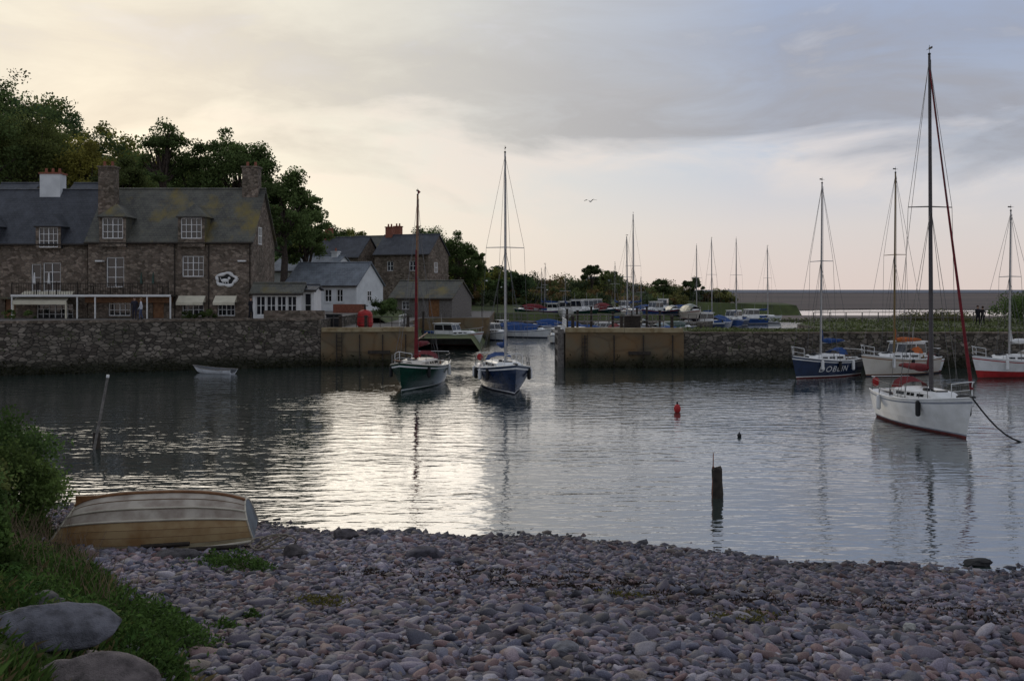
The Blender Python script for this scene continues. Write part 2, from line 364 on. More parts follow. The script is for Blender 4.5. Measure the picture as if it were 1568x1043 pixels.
def tree(name,x,y,z0,zt,wd,col=(.062,.088,.03),ncl=60,per=170,size=.165,low=.28,clr=.125):
    H=zt-z0; e=empty(name,(0,0,0))
    zc=z0+H*(low+1)/2; rad=(wd/2*.9,wd/2*.9,H*(1-low)/2*.94)
    L,cc=crown((x,y,zc),rad,int(ncl*1.25),per,size,lc(col),wd*clr)
    np_mesh('foliage',*L[:2],[leafm],L[2],parent=e)
    mb=MB(); fork=Vector((x+.02*H,y,z0+H*(low+.1))); r=H*.022
    mb.tube((x,y,z0-.5),fork,r*1.3,r,0,10)
    top=Vector((x-.01*H,y,z0+H*.8)); mb.tube(fork,top,r*.9,r*.25,0,7)
    for k in range(min(len(cc),26)):
        p=Vector(cc[k]); s=fork.lerp(top,random.uniform(0,.7)); m=s.lerp(p,.5)+Vector((0,0,-H*.02))
        mb.tube(s,m,r*.42,r*.26,0,6,False); mb.tube(m,p,r*.26,r*.08,0,5,False)
    mb.obj('trunk',[bark],e); return e
def hillH(x,y):
    r=np.interp(x,[-400,-128,-96,-70,-48,-7,50,120],[75,45,31,20,10,4,1.5,.5])
    rp=sstep((y-98)/135.)
    b=np.where(x<-12,3.2,1.2)
    h=b+r*rp+.6*fbm(x,y,.06,5)*rp
    h=np.where((x>-3)&(y<146),-3,h)
    h=np.where(x>62,-3,h); h=np.where((x>30)&(y<215-0*x),-3,h)
    return h
hm_=M('hillside_grass',(.08,.10,.032),(.04,.05,.02),.25,.95,.02)
grid('hill',-400,120,97,520,3.,hillH,[hm_])

L=[]
for k in range(520):
    x=random.uniform(-230,2); y=random.uniform(118,262)
    if x>-12 and y<165: continue
    if abs(x/y)>.72: continue
    if -34<x<-10 and y<158: continue
    s=np.interp(x,[-120,-60,-10],[5.2,4.2,2.6])*random.uniform(.7,1.2)
    g=float(hillH(np.array(x),np.array(y)))
    t=random.random(); col=(.055,.08,.028)
    if t<.26: col=(.10,.105,.026)
    elif t<.33: col=(.15,.12,.028)
    elif t<.55: col=(.035,.055,.026)
    sc=y/150
    l,_=crown((x,y,g+s*.9),(s,s,s*1.15),10,int(80/sc**.5)+8,.26*sc**.7,lc(col),s*.40); L.append(l)
V,Fc,C=joinc(L); np_mesh('woodland',V,Fc,[leafm],C)
def T(name,px,D,top,wpx,**k):
    x=sx(px,D); g=float(hillH(np.array(x),np.array(D*1.))); tree(name,x,D,max(g,3),sz(top,D),wpx/1524*D,**k)
T('oak_tree',246,112,176,78,ncl=32,per=110,clr=.14,low=.5)
T('oak_tree',300,116,208,110,ncl=60)
T('oak_tree',368,114,190,130,ncl=85)
T('oak_tree',432,112,254,116,ncl=70)
T('oak_tree',466,118,276,78,ncl=55,low=.12)
T('oak_tree',190,120,225,110,ncl=60,col=(.06,.075,.025))
T('ash_tree',128,126,205,120,ncl=60,col=(.14,.13,.03))
T('oak_tree',40,125,170,170,ncl=90,col=(.075,.09,.028))
T('oak_tree',-50,120,130,190,ncl=90,col=(.05,.07,.024))
T('oak_tree',505,168,345,70,ncl=40,low=.1)
T('oak_tree',545,172,348,60,ncl=30,low=.1,col=(.10,.11,.03))
T('oak_tree',650,165,343,95,ncl=50,low=.1)
T('oak_tree',700,165,352,70,ncl=45,low=.1)
T('oak_tree',725,170,372,50,ncl=30,low=.1)
T('oak_tree',600,170,358,70,ncl=40,low=.1)
T('hawthorn_tree',905,210,401,34,ncl=22,per=90,size=.25,low=.15,col=(.045,.06,.025))
T('hawthorn_tree',1012,230,421,30,ncl=18,per=90,size=.25,low=.05,col=(.045,.06,.025))
T('hawthorn_tree',1060,235,425,40,ncl=24,per=90,size=.25,low=.05,col=(.045,.06,.025))
T('hawthorn_tree',935,225,412,50,ncl=22,per=90,size=.25,low=.05,col=(.065,.08,.025))
L=[]
for k in range(380):
    x=random.uniform(-8,52); y=random.choice([172,178,190,210,235,238])+random.uniform(-4,4)
    if x>30 and y<217: continue
    s=random.uniform(.9,2.3)*(1.3 if y>205 else .8)
    g=float(hillH(np.array(x),np.array(y)))
    if g<0: continue
    col=random.choice([(.06,.075,.028),(.04,.055,.026),(.10,.10,.035),(.12,.085,.038)])
    if x>45: s*=.7
    l,_=crown((x,y,g+s*.6),(s*1.3,s*1.2,s),8,50,.22,lc(col),s*.5); L.append(l)
V,Fc,C=joinc(L); np_mesh('hedgerow',V,Fc,[leafm],C)

# ------------------------------------------------------------ quays
grass_top=M('quay_grass',(.09,.11,.038),(.07,.062,.036),.8,.95,.03)
paving=M('quay_paving',(.17,.155,.14),(.11,.10,.09),1.2,.85,.01)
def prism(name,pts,z0,z1,side,top):
    mb=MB(); n=len(pts)
    for i in range(n):
        a=pts[i]; b=pts[(i+1)%n]; mb.quad((a[0],a[1],z0),(b[0],b[1],z0),(b[0],b[1],z1),(a[0],a[1],z1),0)
    mb.add([(p[0],p[1],z1) for p in pts],[tuple(range(n))],1); return mb.obj(name,[side,top])
def coping(mb,p,q,z,w=.5,h=.16,mi=0,over=.05,step=1.3):
    p=Vector(p);q=Vector(q); d=(q-p); L_=d.length; d.normalize(); nrm=Vector((d.y,-d.x)); n=max(1,int(L_/step))
    for i in range(n):
        a=p+d*(L_*i/n+.012); b=p+d*(L_*(i+1)/n-.012); zz=z+random.uniform(-.015,.02)
        A=[a+nrm*over,b+nrm*over,b-nrm*w,a-nrm*w]
        vs=[(v.x,v.y,zz-.02) for v in A]+[(v.x,v.y,zz+h) for v in A]
        mb.add(vs,[(0,3,2,1),(4,5,6,7),(0,1,5,4),(1,2,6,5),(2,3,7,6),(3,0,4,7)],mi)
prism('harbour_wall',[(-90,47.6),(-35.5,69.3),(-14.9,77.5),(-14.9,112),(-120,112),(-120,47.6)],-4,3.62,stone_quay,paving)
prism('pier',[(-14.85,77.35),(-7.6,77.35),(-10.4,100),(-10.4,113),(-2.6,115),(-2.6,150),(-14.85,150)],-4,2.72,stone_pier,paving)
prism('pier.001',[(4.1,76.2),(13.15,76.2),(13.15,86),(4.4,86)],-4,2.72,stone_pier,paving)
prism('harbour_wall.001',[(13.15,76.5),(60,75.5),(120,73),(120,120),(34,112),(27.5,96),(27.0,87),(13.15,86)],-4,2.62,stone_quay,grass_top)
hard=M('hard_standing',(.16,.14,.12),(.09,.08,.07),1,.9,.02)
prism('boat_hard',[(7,142),(27,139),(31,150),(31,168),(-2,168),(-2,146)],-3,1.35,stone_quay,hard)
mb=MB()
coping(mb,(-90,47.6),(-35.5,69.3),3.62); coping(mb,(-35.5,69.3),(-14.9,77.5),3.62)
coping(mb,(13.2,76.5),(60,75.5),2.62,.6,.1)
mb.obj('coping_stones',[stone_house])
copm=M('pier_coping',(.33,.27,.16),(.19,.13,.06),1.3,.85,.01)
mb=MB(); coping(mb,(-14.8,77.35),(-7.65,77.35),2.72,.9,.30,0,.12,2.2); coping(mb,(4.1,76.2),(13.1,76.2),2.72,.9,.30,0,.12,2.2)
for x0,x1,yy in ((-14.8,-7.65,77.3),(4.15,13.1,76.15)):
    for k in range(4):
        x=x0+(x1-x0)*(k+.5)/4+.3; mb.tube((x,yy-.08,-1),(x,yy-.08,2.5),.05,.05,1,6)
    x=x0+(x1-x0)*.62
    mb.box(x-.8,x+.9,yy-.18,yy+.02,1.0,1.25,1)
    for k in range(8): mb.box(x0+1.2,x0+1.6,yy-.1,yy-.05,.1+k*.3,.14+k*.3,1)
    for q in (1.2,1.6): mb.box(x0+q-.02,x0+q+.02,yy-.1,yy-.04,-.5,2.6,1)
mb.obj('pier_coping',[copm,woodd])
# open timber lock gate leaves with walkway handrails, folded against each side of the entrance
def gate(name,x,y0,y1,out):
    mb=MB(); 
    for k in range(10):
        a=y0+(y1-y0)*k/10; mb.box(x-.10,x+.10,a+.01,a+(y1-y0)/10-.01,-2,2.55,0)
    for z in (.3,1.2,2.1): mb.box(x-.20,x+.20,y0-.05,y1+.05,z,z+.26,1)
    for a in (y0,y1): mb.box(x-.24,x+.24,a-.16,a+.16,-2,2.9,1)
    mb.box(x-.45,x+.45,y0,y1,2.56,2.64,1)
    for k in range(6):
        a=y0+(y1-y0)*k/5; mb.tube((x+out*.42,a,2.6),(x+out*.42,a,3.65),.03,.03,2,6)
    for z in (3.15,3.65): mb.tube((x+out*.42,y0,z),(x+out*.42,y1,z),.028,.028,2,6)
    mb.obj(name,[woodd,weather,white])
gate('lock_gate',3.78,77.2,82.6,1)
gate('lock_gate',-9.6,88.5,94,-1)
# seaweed band and wall plants
L=[]
for (p,q,n_) in (((-60,59.4),(-14.9,77.3),2600),((13.2,76.3),(60,75.3),2200),((-14.8,77.2),(-7.7,77.2),350),((4.2,76.05),(13.1,76.05),420)):
    t=rng.random(n_); P=np.stack([p[0]+(q[0]-p[0])*t,p[1]+(q[1]-p[1])*t-.06,rng.random(n_)**1.6*.75*(1+.5*np.sin(t*60))],1)
    L.append(cards(P,.10,np.array([(.03,.032,.014)])*rng.uniform(.5,1.6,n_)[:,None],0,.5))
for (p,q,n_,z1) in (((-60,59.4),(-14.9,77.3),60,3.2),((13.2,76.3),(60,75.3),60,2.5)):
    for k in range(n_):
        t=random.random(); m_=14; zc=random.uniform(1.2,z1)
        P=np.stack([rng.normal(p[0]+(q[0]-p[0])*t,.18,m_),rng.normal(p[1]+(q[1]-p[1])*t-.12,.05,m_),rng.normal(zc,.16,m_)],1)
        L.append(cards(P,.07,np.array([(.08,.11,.035)])*rng.uniform(.5,1.6,m_)[:,None],0,.6))
V,Fc,C=joinc(L); np_mesh('wall_weed',V,Fc,[leafm],C)
n_=17000; P=np.stack([rng.uniform(14,66,n_),np.where(rng.random(n_)<.4,rng.uniform(76.8,79,n_),rng.uniform(78,112,n_)),np.full(n_,2.7)],1)
P=P[~((P[:,0]<27.5)&(P[:,1]>86))]
gp=fbm(P[:,0],P[:,1],.35,21); P[:,2]+=.10*np.clip(gp,-1,1)
cl=np.array([(.09,.11,.04)])*rng.uniform(.5,1.5,len(P))[:,None]*(1+.45*np.clip(gp,-1,1))[:,None]
V,Fc,C=cards(P,.12,cl); np_mesh('verge_grass',V,Fc,[grassm],C)
def bush(name,x,y,z,rx,rz,col,n=14,per=90,size=.16):
    l,cc=crown((x,y,z+rz*.8),(rx,rx,rz),n,per,size,col,rx*.42); np_mesh(name,*l[:2],[leafm],l[2])
bush('gorse_bush',sx(1560,98),98,2.6,2.2,1.5,(.09,.13,.045),24,150,.11)
bush('gorse_bush',sx(1595,96),96,2.6,3,1.8,(.08,.12,.04),24,150,.11)
bush('shrub',sx(1455,106),106,2.4,2.4,.45,(.12,.12,.05),24,120,.1)
bush('shrub',sx(1415,108),108,2.4,2.6,.4,(.11,.11,.05),24,120,.1)
spm=M('spit_shingle',(.20,.16,.14),(.12,.10,.085),1.5,.9,.05)
mb=MB(); pts=[(30,200),(50,188),(90,170),(200,150),(200,205),(90,214),(55,216)]
mb.add([(x,y,.35) for x,y in pts],[tuple(range(len(pts)))],0)
for i in range(len(pts)):
    a=pts[i];b_=pts[(i+1)%len(pts)]; mb.quad((a[0],a[1],-1),(b_[0],b_[1],-1),(b_[0],b_[1],.35),(a[0],a[1],.35),0)
mb.obj('shingle_spit',[spm])

# ------------------------------------------------------------ buildings
def window(mb,x0,x1,z0,z1,y,nx,nz,fm=0,gm_=1,t=.08,mt=.045):
    mb.quad((x0,y+.05,z0),(x1,y+.05,z0),(x1,y+.05,z1),(x0,y+.05,z1),gm_)
    mb.box(x0,x0+t,y-.03,y+.04,z0,z1,fm); mb.box(x1-t,x1,y-.03,y+.04,z0,z1,fm)
    mb.box(x0+t,x1-t,y-.03,y+.04,z0,z0+t,fm); mb.box(x0+t,x1-t,y-.03,y+.04,z1-t,z1,fm)
    for i in range(1,nx):
        x=x0+(x1-x0)*i/nx; w_=mt*(1.6 if nx%2==0 and i==nx//2 else 1); mb.box(x-w_/2,x+w_/2,y-.02,y+.035,z0+t,z1-t,fm)
    for k in range(1,nz):
        z=z0+(z1-z0)*k/nz; mb.box(x0+t,x1-t,y-.014,y+.03,z-mt/2,z+mt/2,fm)
def facade(mb,x0,x1,z0,z1,y,ops,mi,rev=.14):
    xs=sorted({x0,x1}|{o[0] for o in ops}|{o[1] for o in ops}); zs=sorted({z0,z1}|{o[2] for o in ops}|{o[3] for o in ops})
    for i in range(len(xs)-1):
        for k in range(len(zs)-1):
            cx=(xs[i]+xs[i+1])/2; cz=(zs[k]+zs[k+1])/2
            if any(o[0]<cx<o[1] and o[2]<cz<o[3] for o in ops): continue
            mb.quad((xs[i],y,zs[k]),(xs[i+1],y,zs[k]),(xs[i+1],y,zs[k+1]),(xs[i],y,zs[k+1]),mi)
    for o in ops:
        a,b_,c_,d=o[:4]; e=y+rev+.06
        mb.quad((a,y,c_),(a,e,c_),(a,e,d),(a,y,d),mi); mb.quad((b_,y,c_),(b_,y,d),(b_,e,d),(b_,e,c_),mi)
        mb.quad((a,y,d),(b_,y,d),(b_,e,d),(a,e,d),mi); mb.quad((a,y,c_),(a,e,c_),(b_,e,c_),(b_,y,c_),mi)
def slab(mb,a,b_,c_,d,t,mi):
    vs=[a,b_,c_,d]+[(p[0],p[1],p[2]-t) for p in (a,b_,c_,d)]
    mb.add(vs,[(0,1,2,3),(7,6,5,4),(0,4,5,1),(1,5,6,2),(2,6,7,3),(3,7,4,0)],mi)
def building(name,x,y,rz,W,Dp,z0,eave,ridge,ops=(),wall=stone_house,roof=slate,chim=(),dorm=(),gops=(),frame=white,sills=True,ov=.22):
    e=empty(name,(x,y,0),rz)
    wb=MB(); facade(wb,0,W,z0,eave,0,[o[:4] for o in ops],0)
    wb.quad((0,0,z0),(0,0,eave),(0,Dp,eave),(0,Dp,z0),0); wb.quad((W,Dp,z0),(W,Dp,eave),(0,Dp,eave),(0,Dp,z0),0)
    wb.tri((0,0,eave),(0,Dp/2,ridge),(0,Dp,eave),0); wb.tri((W,0,eave),(W,Dp,eave),(W,Dp/2,ridge),0)
    wb.quad((W,0,z0),(W,Dp,z0),(W,Dp,eave),(W,0,eave),0)
    if sills:
        for o in ops: wb.box(o[0]-.08,o[1]+.08,-.06,.1,o[2]-.12,o[2]-.002,0)
    wb.obj('walls',[wall],e)
    rb=MB(); sl_=(ridge-eave)/(Dp/2); t=.12; up=.06
    slab(rb,(-ov,-ov,eave-ov*sl_+up+t),(W+ov,-ov,eave-ov*sl_+up+t),(W+ov,Dp/2,ridge+up+t),(-ov,Dp/2,ridge+up+t),t,0)
    slab(rb,(W+ov,Dp+ov,eave-ov*sl_+up+t),(-ov,Dp+ov,eave-ov*sl_+up+t),(-ov,Dp/2+.001,ridge+up+t),(W+ov,Dp/2+.001,ridge+up+t),t,0)
    rb.tube((-ov,Dp/2,ridge+up+t),(W+ov,Dp/2,ridge+up+t),.1,.1,0,8)
    rb.tube((-ov,-ov-.08,eave-ov*sl_+.05),(W+ov,-ov-.08,eave-ov*sl_+.05),.07,.07,1,8)
    rb.obj('roof',[roof,woodd],e)
    nb_=MB()
    for o in ops:
        if len(o)>6 and o[6]=='door': nb_.box(o[0],o[1],.1,.15,o[2],o[3],2); continue
        window(nb_,o[0],o[1],o[2],o[3],.14,o[4],o[5])
    for (ya,yb,za,zb,nx) in gops:
        nb_.quad((W+.012,ya,za),(W+.012,yb,za),(W+.012,yb,zb),(W+.012,ya,zb),1)
        for q in np.linspace(ya,yb,nx+1): nb_.box(W+.005,W+.06,q-.04,q+.04,za,zb,0)
        for q in (za,(za+zb)/2,zb): nb_.box(W+.006,W+.055,ya,yb,q-.04,q+.04,0)
    db=MB()
    for (xc,hw,zb,ztop,pk,nx,nz) in dorm:
        xa,xb_=xc-hw,xc+hw; dep=(ztop-eave)/sl_+.1; d2=(pk-eave)/sl_+.1; y0=-.34
        facade(db,xa-.24,xb_+.24,eave-.5,ztop,y0,[(xa,xb_,zb,ztop-.06)],0,.1)
        db.quad((xa-.24,y0,eave-.5),(xa-.24,dep+.3,eave-.5),(xa-.24,dep,ztop),(xa-.24,y0,ztop),1)
        db.quad((xb_+.24,y0,eave-.5),(xb_+.24,y0,ztop),(xb_+.24,dep,ztop),(xb_+.24,dep+.3,eave-.5),1)
        db.quad((xa-.24,y0,eave-.5),(xb_+.24,y0,eave-.5),(xb_+.24,0,eave-.5),(xa-.24,0,eave-.5),0)
        o_=.2; l=(xa-.24-o_,y0-o_,ztop); r_=(xb_+.24+o_,y0-o_,ztop); ap=(xc,y0+hw*.9,pk); bk=(xc,d2+.2,pk)
        db.tri(l,r_,ap,1); db.quad(l,ap,bk,(xa-.24-o_,dep+.2,ztop),1); db.quad(r_,(xb_+.24+o_,dep+.2,ztop),bk,ap,1)
        db.quad(l,(xa-.24-o_,dep,ztop),(xb_+.24+o_,dep,ztop),r_,1)
        window(nb_,xa,xb_,zb,ztop-.06,y0+.1,nx,nz)
        db.box(xa-.3,xb_+.3,y0-o_-.02,y0-o_+.02,ztop-.08,ztop+.02,2)
    if dorm: db.obj('dormers',[wall,roof,woodd],e)
    if nb_.v: nb_.obj('windows',[frame,glassm,woodm],e)
    cbm=MB()
    for (xa,xb_,ya,yb,za,zb,mi) in chim:
        cbm.box(xa,xb_,ya,yb,za,zb,mi); cbm.box(xa-.08,xb_+.08,ya-.08,yb+.08,zb,zb+.14,2 if mi==1 else mi)
        k=max(1,int((xb_-xa)/.5))
        for i in range(k):
            cx=xa+(xb_-xa)*(i+.5)/k; cbm.tube((cx,(ya+yb)/2,zb+.1),(cx,(ya+yb)/2,zb+.55),.14,.11,2,8)
    if chim: cbm.obj('chimneys',[wall,render_w,brick],e)
    return e
D=82; x0=sx(135,D); U=lambda p:sx(p,D)-x0; Z=lambda e_:sz(e_,D); UD=lambda p,d:sx(p,d)-x0
ops=[(U(279),U(312),Z(424),Z(392),4,3),(U(279),U(312),Z(484),Z(455),4,3),(U(333),U(360),Z(484),Z(455),4,3),
     (U(163),U(190),Z(440),Z(394),2,3),(U(166),U(200),Z(484),Z(456),4,3),(U(234),U(251),Z(488),Z(455),1,2,'door')]
inn=building('stone_inn',x0,D,0,U(385),8,3.55,Z(369),sz(293,86),ops,chim=[(UD(155,84),UD(179,84),1.4,2.5,10,sz(258,84),0),(UD(374,86),UD(398,86),3.3,4.5,13,sz(262,86)+.2,0)],
   dorm=[(U(175),.86,Z(366),Z(333),Z(312),4,3),(U(295),.86,Z(366),Z(333),Z(312),4,3)],gops=[(2.2,3.2,Z(372),Z(346),2),(3.4,4.3,Z(484),Z(455),2)])
mb=MB()
for a,b_ in ((274,315),(330,363)):
    mb.quad((U(a),-.03,Z(453)),(U(b_),-.03,Z(453)),(U(b_),-.75,Z(463)),(U(a),-.75,Z(463)),0)
    mb.quad((U(a),-.75,Z(463)),(U(b_),-.75,Z(463)),(U(b_),-.75,Z(467)),(U(a),-.75,Z(467)),0)
    mb.tri((U(a),-.03,Z(453)),(U(a),-.75,Z(463)),(U(a),-.03,Z(463)),0); mb.tri((U(b_),-.03,Z(453)),(U(b_),-.75,Z(463)),(U(b_),-.03,Z(463)),0)
cx,cz=U(347),Z(430); pr_=None
for i in range(41):
    t=i/40*6.283; rr_=1+.10*math.sin(5*t+1); p=(cx+.80*rr_*math.cos(t),-.06,cz+.50*rr_*math.sin(t)+.1)
    if pr_: mb.tube(pr_,p,.13+.03*math.sin(i),.13+.03*math.sin(i+1),1,7)
    pr_=p
mb.ball((cx,-.02,cz+.1),(.66,.03,.42),2,14,8); mb.ball((cx-.1,-.1,cz+.02),(.34,.09,.15),1,10,6); mb.ball((cx+.24,-.1,cz+.2),(.12,.08,.12),1,8,6); mb.tube((cx-.4,-.1,cz+.05),(cx-.5,-.1,cz+.3),.04,.02,1,6)
for q in (-.3,-.1,.12): mb.tube((cx+q,-.1,cz),(cx+q+.05,-.1,cz-.22),.05,.04,1,6)
for p in (268,320,383): mb.tube((U(p),-.08,3.6),(U(p),-.08,Z(374)),.05,.05,3,6)
for p,q in ((372,400),(155,400)): mb.box(U(p)-.3,U(p)+.3,-.5,-.04,Z(q)-.06,Z(q)+.06,1)
mb.obj('inn_fittings',[cream,white,black,woodd],inn)
mb=MB()
xa,xb_=U(32),U(272); zf=Z(452)
mb.box(xa,xb_,-1.6,-.02,zf-.12,zf+.02,0); mb.box(xa,xb_,-1.66,-1.61,zf-.12,zf+.05,1)
for p in (33,131,158,236,271): mb.box(U(p)-.05,U(p)+.05,-1.6,-1.5,3.6,zf-.12,1)
x=xa
while x<U(268): mb.tube((x,-1.55,zf),(x,-1.55,zf+.95),.018,.018,2,5); x+=.2
mb.tube((xa,-1.55,zf+.95),(U(268),-1.55,zf+.95),.03,.03,2,6)
for p in (33,70,100,131,200,268): mb.tube((U(p),-1.55,zf),(U(p),-1.55,zf+1.1),.045,.045,2,6)
mb.box(U(133),U(265),-.35,-.06,zf-.62,zf-.16,3)
for p in (60,82,222,240): mb.tube((U(p),-.8,zf),(U(p),-.8,zf+1.9),.03,.03,2,6); mb.tube((U(p),-.8,zf+.9),(U(p),-.8,zf+1.85),.13,.04,1 if p<100 else 4,8)
for p in (150,175,205,255): mb.box(U(p)-.35,U(p)+.35,-1.1,-.5,zf+.68,zf+.72,2); mb.tube((U(p),-.8,zf),(U(p),-.8,zf+.68),.04,.04,2,6)
mb.obj('veranda',[woodd,white,woodd,woodm,green],inn)
x1=sx(-150,D+.5); U2=lambda p:sx(p,D+.5)-x1; U2D=lambda p,d:sx(p,d)-x1
ops=[(U2(66),U2(93),Z(446),Z(402),2,3),(U2(48),U2(63),Z(446),Z(404),1,2),(U2(56),U2(112),Z(489),Z(466),6,3),(U2(-30),U2(-2),Z(446),Z(402),2,3),(U2(8),U2(24),Z(489),Z(458),1,2,'door')]
nb2=building('stone_cottage',x1,D+.5,0,U2(134),8,3.55,Z(371),sz(294,86.5),ops,roof=slate2,
   chim=[(U2D(66,86.5),U2D(97,86.5),3.4,4.6,13,sz(268,86.5),1)],dorm=[(U2(77),.8,Z(379),Z(347),Z(325),4,3),(U2(-20),.8,Z(379),Z(347),Z(325),4,3)])
mb=MB()
mb.quad((U2(40),-.3,Z(446)),(U2(117),-.3,Z(446)),(U2(119),-2.1,Z(461)),(U2(38),-2.1,Z(461)),0); mb.quad((U2(38),-2.1,Z(461)),(U2(119),-2.1,Z(461)),(U2(119),-2.1,Z(466)),(U2(38),-2.1,Z(466)),0)
for p in (39,118): mb.box(U2(p)-.06,U2(p)+.06,-2.08,-1.96,3.6,Z(462),0)
mb.box(U2(0),U2(37),-1.2,-.03,Z(458),Z(455),1); mb.obj('shop_awning',[cream,slate],nb2)
building('stone_cottage',sx(95,90),90,0,3.2,6,9,sz(310,90),sz(284,93),roof=slate2)
building('stone_cottage',sx(-20,90),90,0,3.2,6,9,sz(312,90),sz(284,93),roof=slate2)
D=80.2; x0=sx(387,D); U=lambda p:sx(p,D)-x0; Z=lambda e_:sz(e_,D)
ops=[(U(391)+k*(U(455)-U(391))/4+.03,U(391)+(k+1)*(U(455)-U(391))/4-.03,Z(483),Z(453),2,2) for k in range(4)]
cons=building('conservatory',x0,D,0,U(461),1.9,3.6,Z(449),Z(437),ops,wall=white,roof=slate,sills=False)
building('white_porch',sx(462,81),81,0,sx(481,81)-sx(462,81),3,3.6,sz(446,81),sz(440,81),[(.2,.8,3.7,5.7,1,2)],wall=white,roof=slate2,sills=False)
def corner(name,px,D,W,Dp,z0,eave,ridge,ang=-20,**k):
    a=R(ang); x=sx(px,D)-W*math.cos(a); y=D-W*math.sin(a)
    return building(name,x,y,a,W,Dp,z0,sz(eave,D),sz(ridge,D+2),**k)
corner('white_cottage',546,108,9,6.2,3.4,437,404,wall=render_w,roof=slate3,
   ops=[(5.0,5.9,4.6,6.0,2,2),(6.5,7.3,4.6,6.0,2,2),(1.2,2.2,4.6,6.0,2,2),(3.2,4.0,3.7,5.7,1,2,'door')],gops=[(2.4,3.3,4.7,5.8,2)])
corner('white_bungalow',505,124,9,7,3.4,415,393,wall=render_w,roof=slate3,chim=[(7.5,8.3,3,3.8,9,sz(385,124),0)])
corner('boat_shed',692,116,8,6,2.6,457,432,wall=weather,roof=slate,ops=[(1.5,2.5,3.6,4.6,2,2),(5,6.4,2.8,4.8,1,1,'door')])
corner('stone_house',656,140,8.5,7,3,389,360,ops=[(5.5,6.6,8.6,10,2,2),(5.5,6.6,5.4,6.8,2,2),(2,3,8.6,10,2,2)],chim=[(.2,1.2,3,4,11,sz(345,140),2)],roof=slate2,gops=[(2,3,8.4,9.8,2)])
corner('stone_house',600,148,8,7,3,394,362,roof=slate,ops=[(2,3,9,10.2,2,2),(5,6,9,10.2,2,2)],chim=[(6.8,7.8,3,4,12,sz(347,150),2)])
corner('stone_house',548,142,7.5,7,3,394,364,roof=slate2,ops=[(2,3,8.6,9.8,2,2),(5,6,8.6,9.8,2,2)],chim=[(.3,1.2,3,4,10,sz(350,146),2)])
corner('stone_house',945,240,9,7,0,436,425,roof=slate3,wall=render_w)
mb=MB(); mb.box(sx(510,100),sx(558,100),100,100.4,3.5,sz(466,100),0); mb.obj('brick_wall',[brick])
mb=MB(); mb.box(-19.8,-15,79.4,79.8,3.6,4.3,0); mb.obj('garden_wall',[stone_house])
for px,D_ in ((445,90),(470,92),(425,88),(600,96),(580,98)):
    bush('garden_shrub',sx(px,D_),D_,3.3,1.1,.9,(.08,.12,.04),14,110,.09)
for px,D_ in ((46,79.5),(15,79.5),(285,80.5),(305,80.5),(322,80.6)):
    bush('potted_shrub',sx(px,D_),D_,3.6,.45,.4,(.09,.13,.04),9,70,.06)

def railing(name,p,q,z,h=1.0,n=8,r=.03,rails=(1,.5),mt=None):
    mb=MB(); p=Vector(p);q=Vector(q)
    for i in range(n+1):
        a=p.lerp(q,i/n); mb.tube((a.x,a.y,z),(a.x,a.y,z+h),r*1.3,r*1.3,0,6)
    for k in rails: mb.tube((p.x,p.y,z+h*k),(q.x,q.y,z+h*k),r,r,0,6)
    mb.obj(name,[mt or woodd])
railing('quay_railing',(-14.2,79),(-8.6,79),2.8,1,6,.02)
railing('quay_railing',(-8.6,79),(-10.6,99),2.8,1,12,.02)
railing('quay_railing',(4.6,85.5),(13,85.5),2.8,1,9,.03,(1,.5),weather)
railing('quay_railing',(-2.4,146.5),(7,142.5),1.35,1.1,10,.04,(1,.5),weather)
railing('quay_railing',(7,142.5),(27,139.5),1.35,1.1,18,.04,(1,.5),weather)
railing('quay_railing',(30,99),(60,102),2.6,1.1,18,.04,(1,.5),weather)
mb=MB(); cx,cy=sx(559,83),83
mb.tube((cx,cy,2.75),(cx,cy,3.0),.55,.62,0,16); mb.tube((cx,cy,3.0),(cx,cy,3.9),.68,.62,0,18); mb.ball((cx,cy,3.9),(.62,.62,.42),0,18,8)
mb.tube((cx,cy,4.2),(cx,cy,4.75),.1,.06,1,8); mb.tube((cx,cy,4.6),(cx,cy,4.66),.26,.26,1,10); mb.obj('mooring_buoy',[red,woodd])
for px in (505,517):
    mb=MB(); cx=sx(px,82); mb.box(cx-.26,cx+.26,81.8,82.4,2.75,3.85,0); mb.box(cx-.3,cx+.3,81.74,82.46,3.85,3.97,0); mb.box(cx-.28,cx+.28,81.72,81.76,3.6,3.66,1); mb.obj('litter_bin',[black,weather])
def bollard(x,y,z,h=.8,r=.14):
    mb=MB(); mb.tube((x,y,z),(x,y,z+h),r,r*.85,0,10); mb.tube((x,y,z+h),(x,y,z+h+.1),r*1.3,r*1.2,0,10); mb.ball((x,y,z+h+.1),(r*1.2,r*1.2,.05),0,10,5); mb.obj('bollard',[woodd])
for x,y in ((-13.5,78.3),(-11.5,78.4),(-8.2,78.4),(4.7,77),(8.5,77.2),(12.4,77.2)): bollard(x,y,3.0)
def post(name,x,y,z,h,r=.09,mt=woodd):
    mb=MB(); mb.tube((x,y,z),(x+.02,y,z+h),r,r*.9,0,8); mb.box(x-r*1.4,x+r*1.4,y-r*1.4,y+r*1.4,z+h,z+h+.06,0); mb.obj(name,[mt])
for px,D_,t in ((648,92,478),(868,87,474),(884,87,476),(905,87,470),(938,88,478),(975,87,472),(990,90,470),(1010,90,476)): post('gate_post',sx(px,D_),D_,1.5,sz(t,D_)-1.5,.11)
def lamp(x,y,z,h):
    mb=MB(); mb.tube((x,y,z),(x,y,z+h),.05,.035,0,7); mb.tube((x,y,z+h),(x+.5,y,z+h+.15),.025,.02,0,6); mb.ball((x+.55,y,z+h+.1),(.16,.1,.07),1,8,6); mb.obj('street_lamp',[woodd,white])
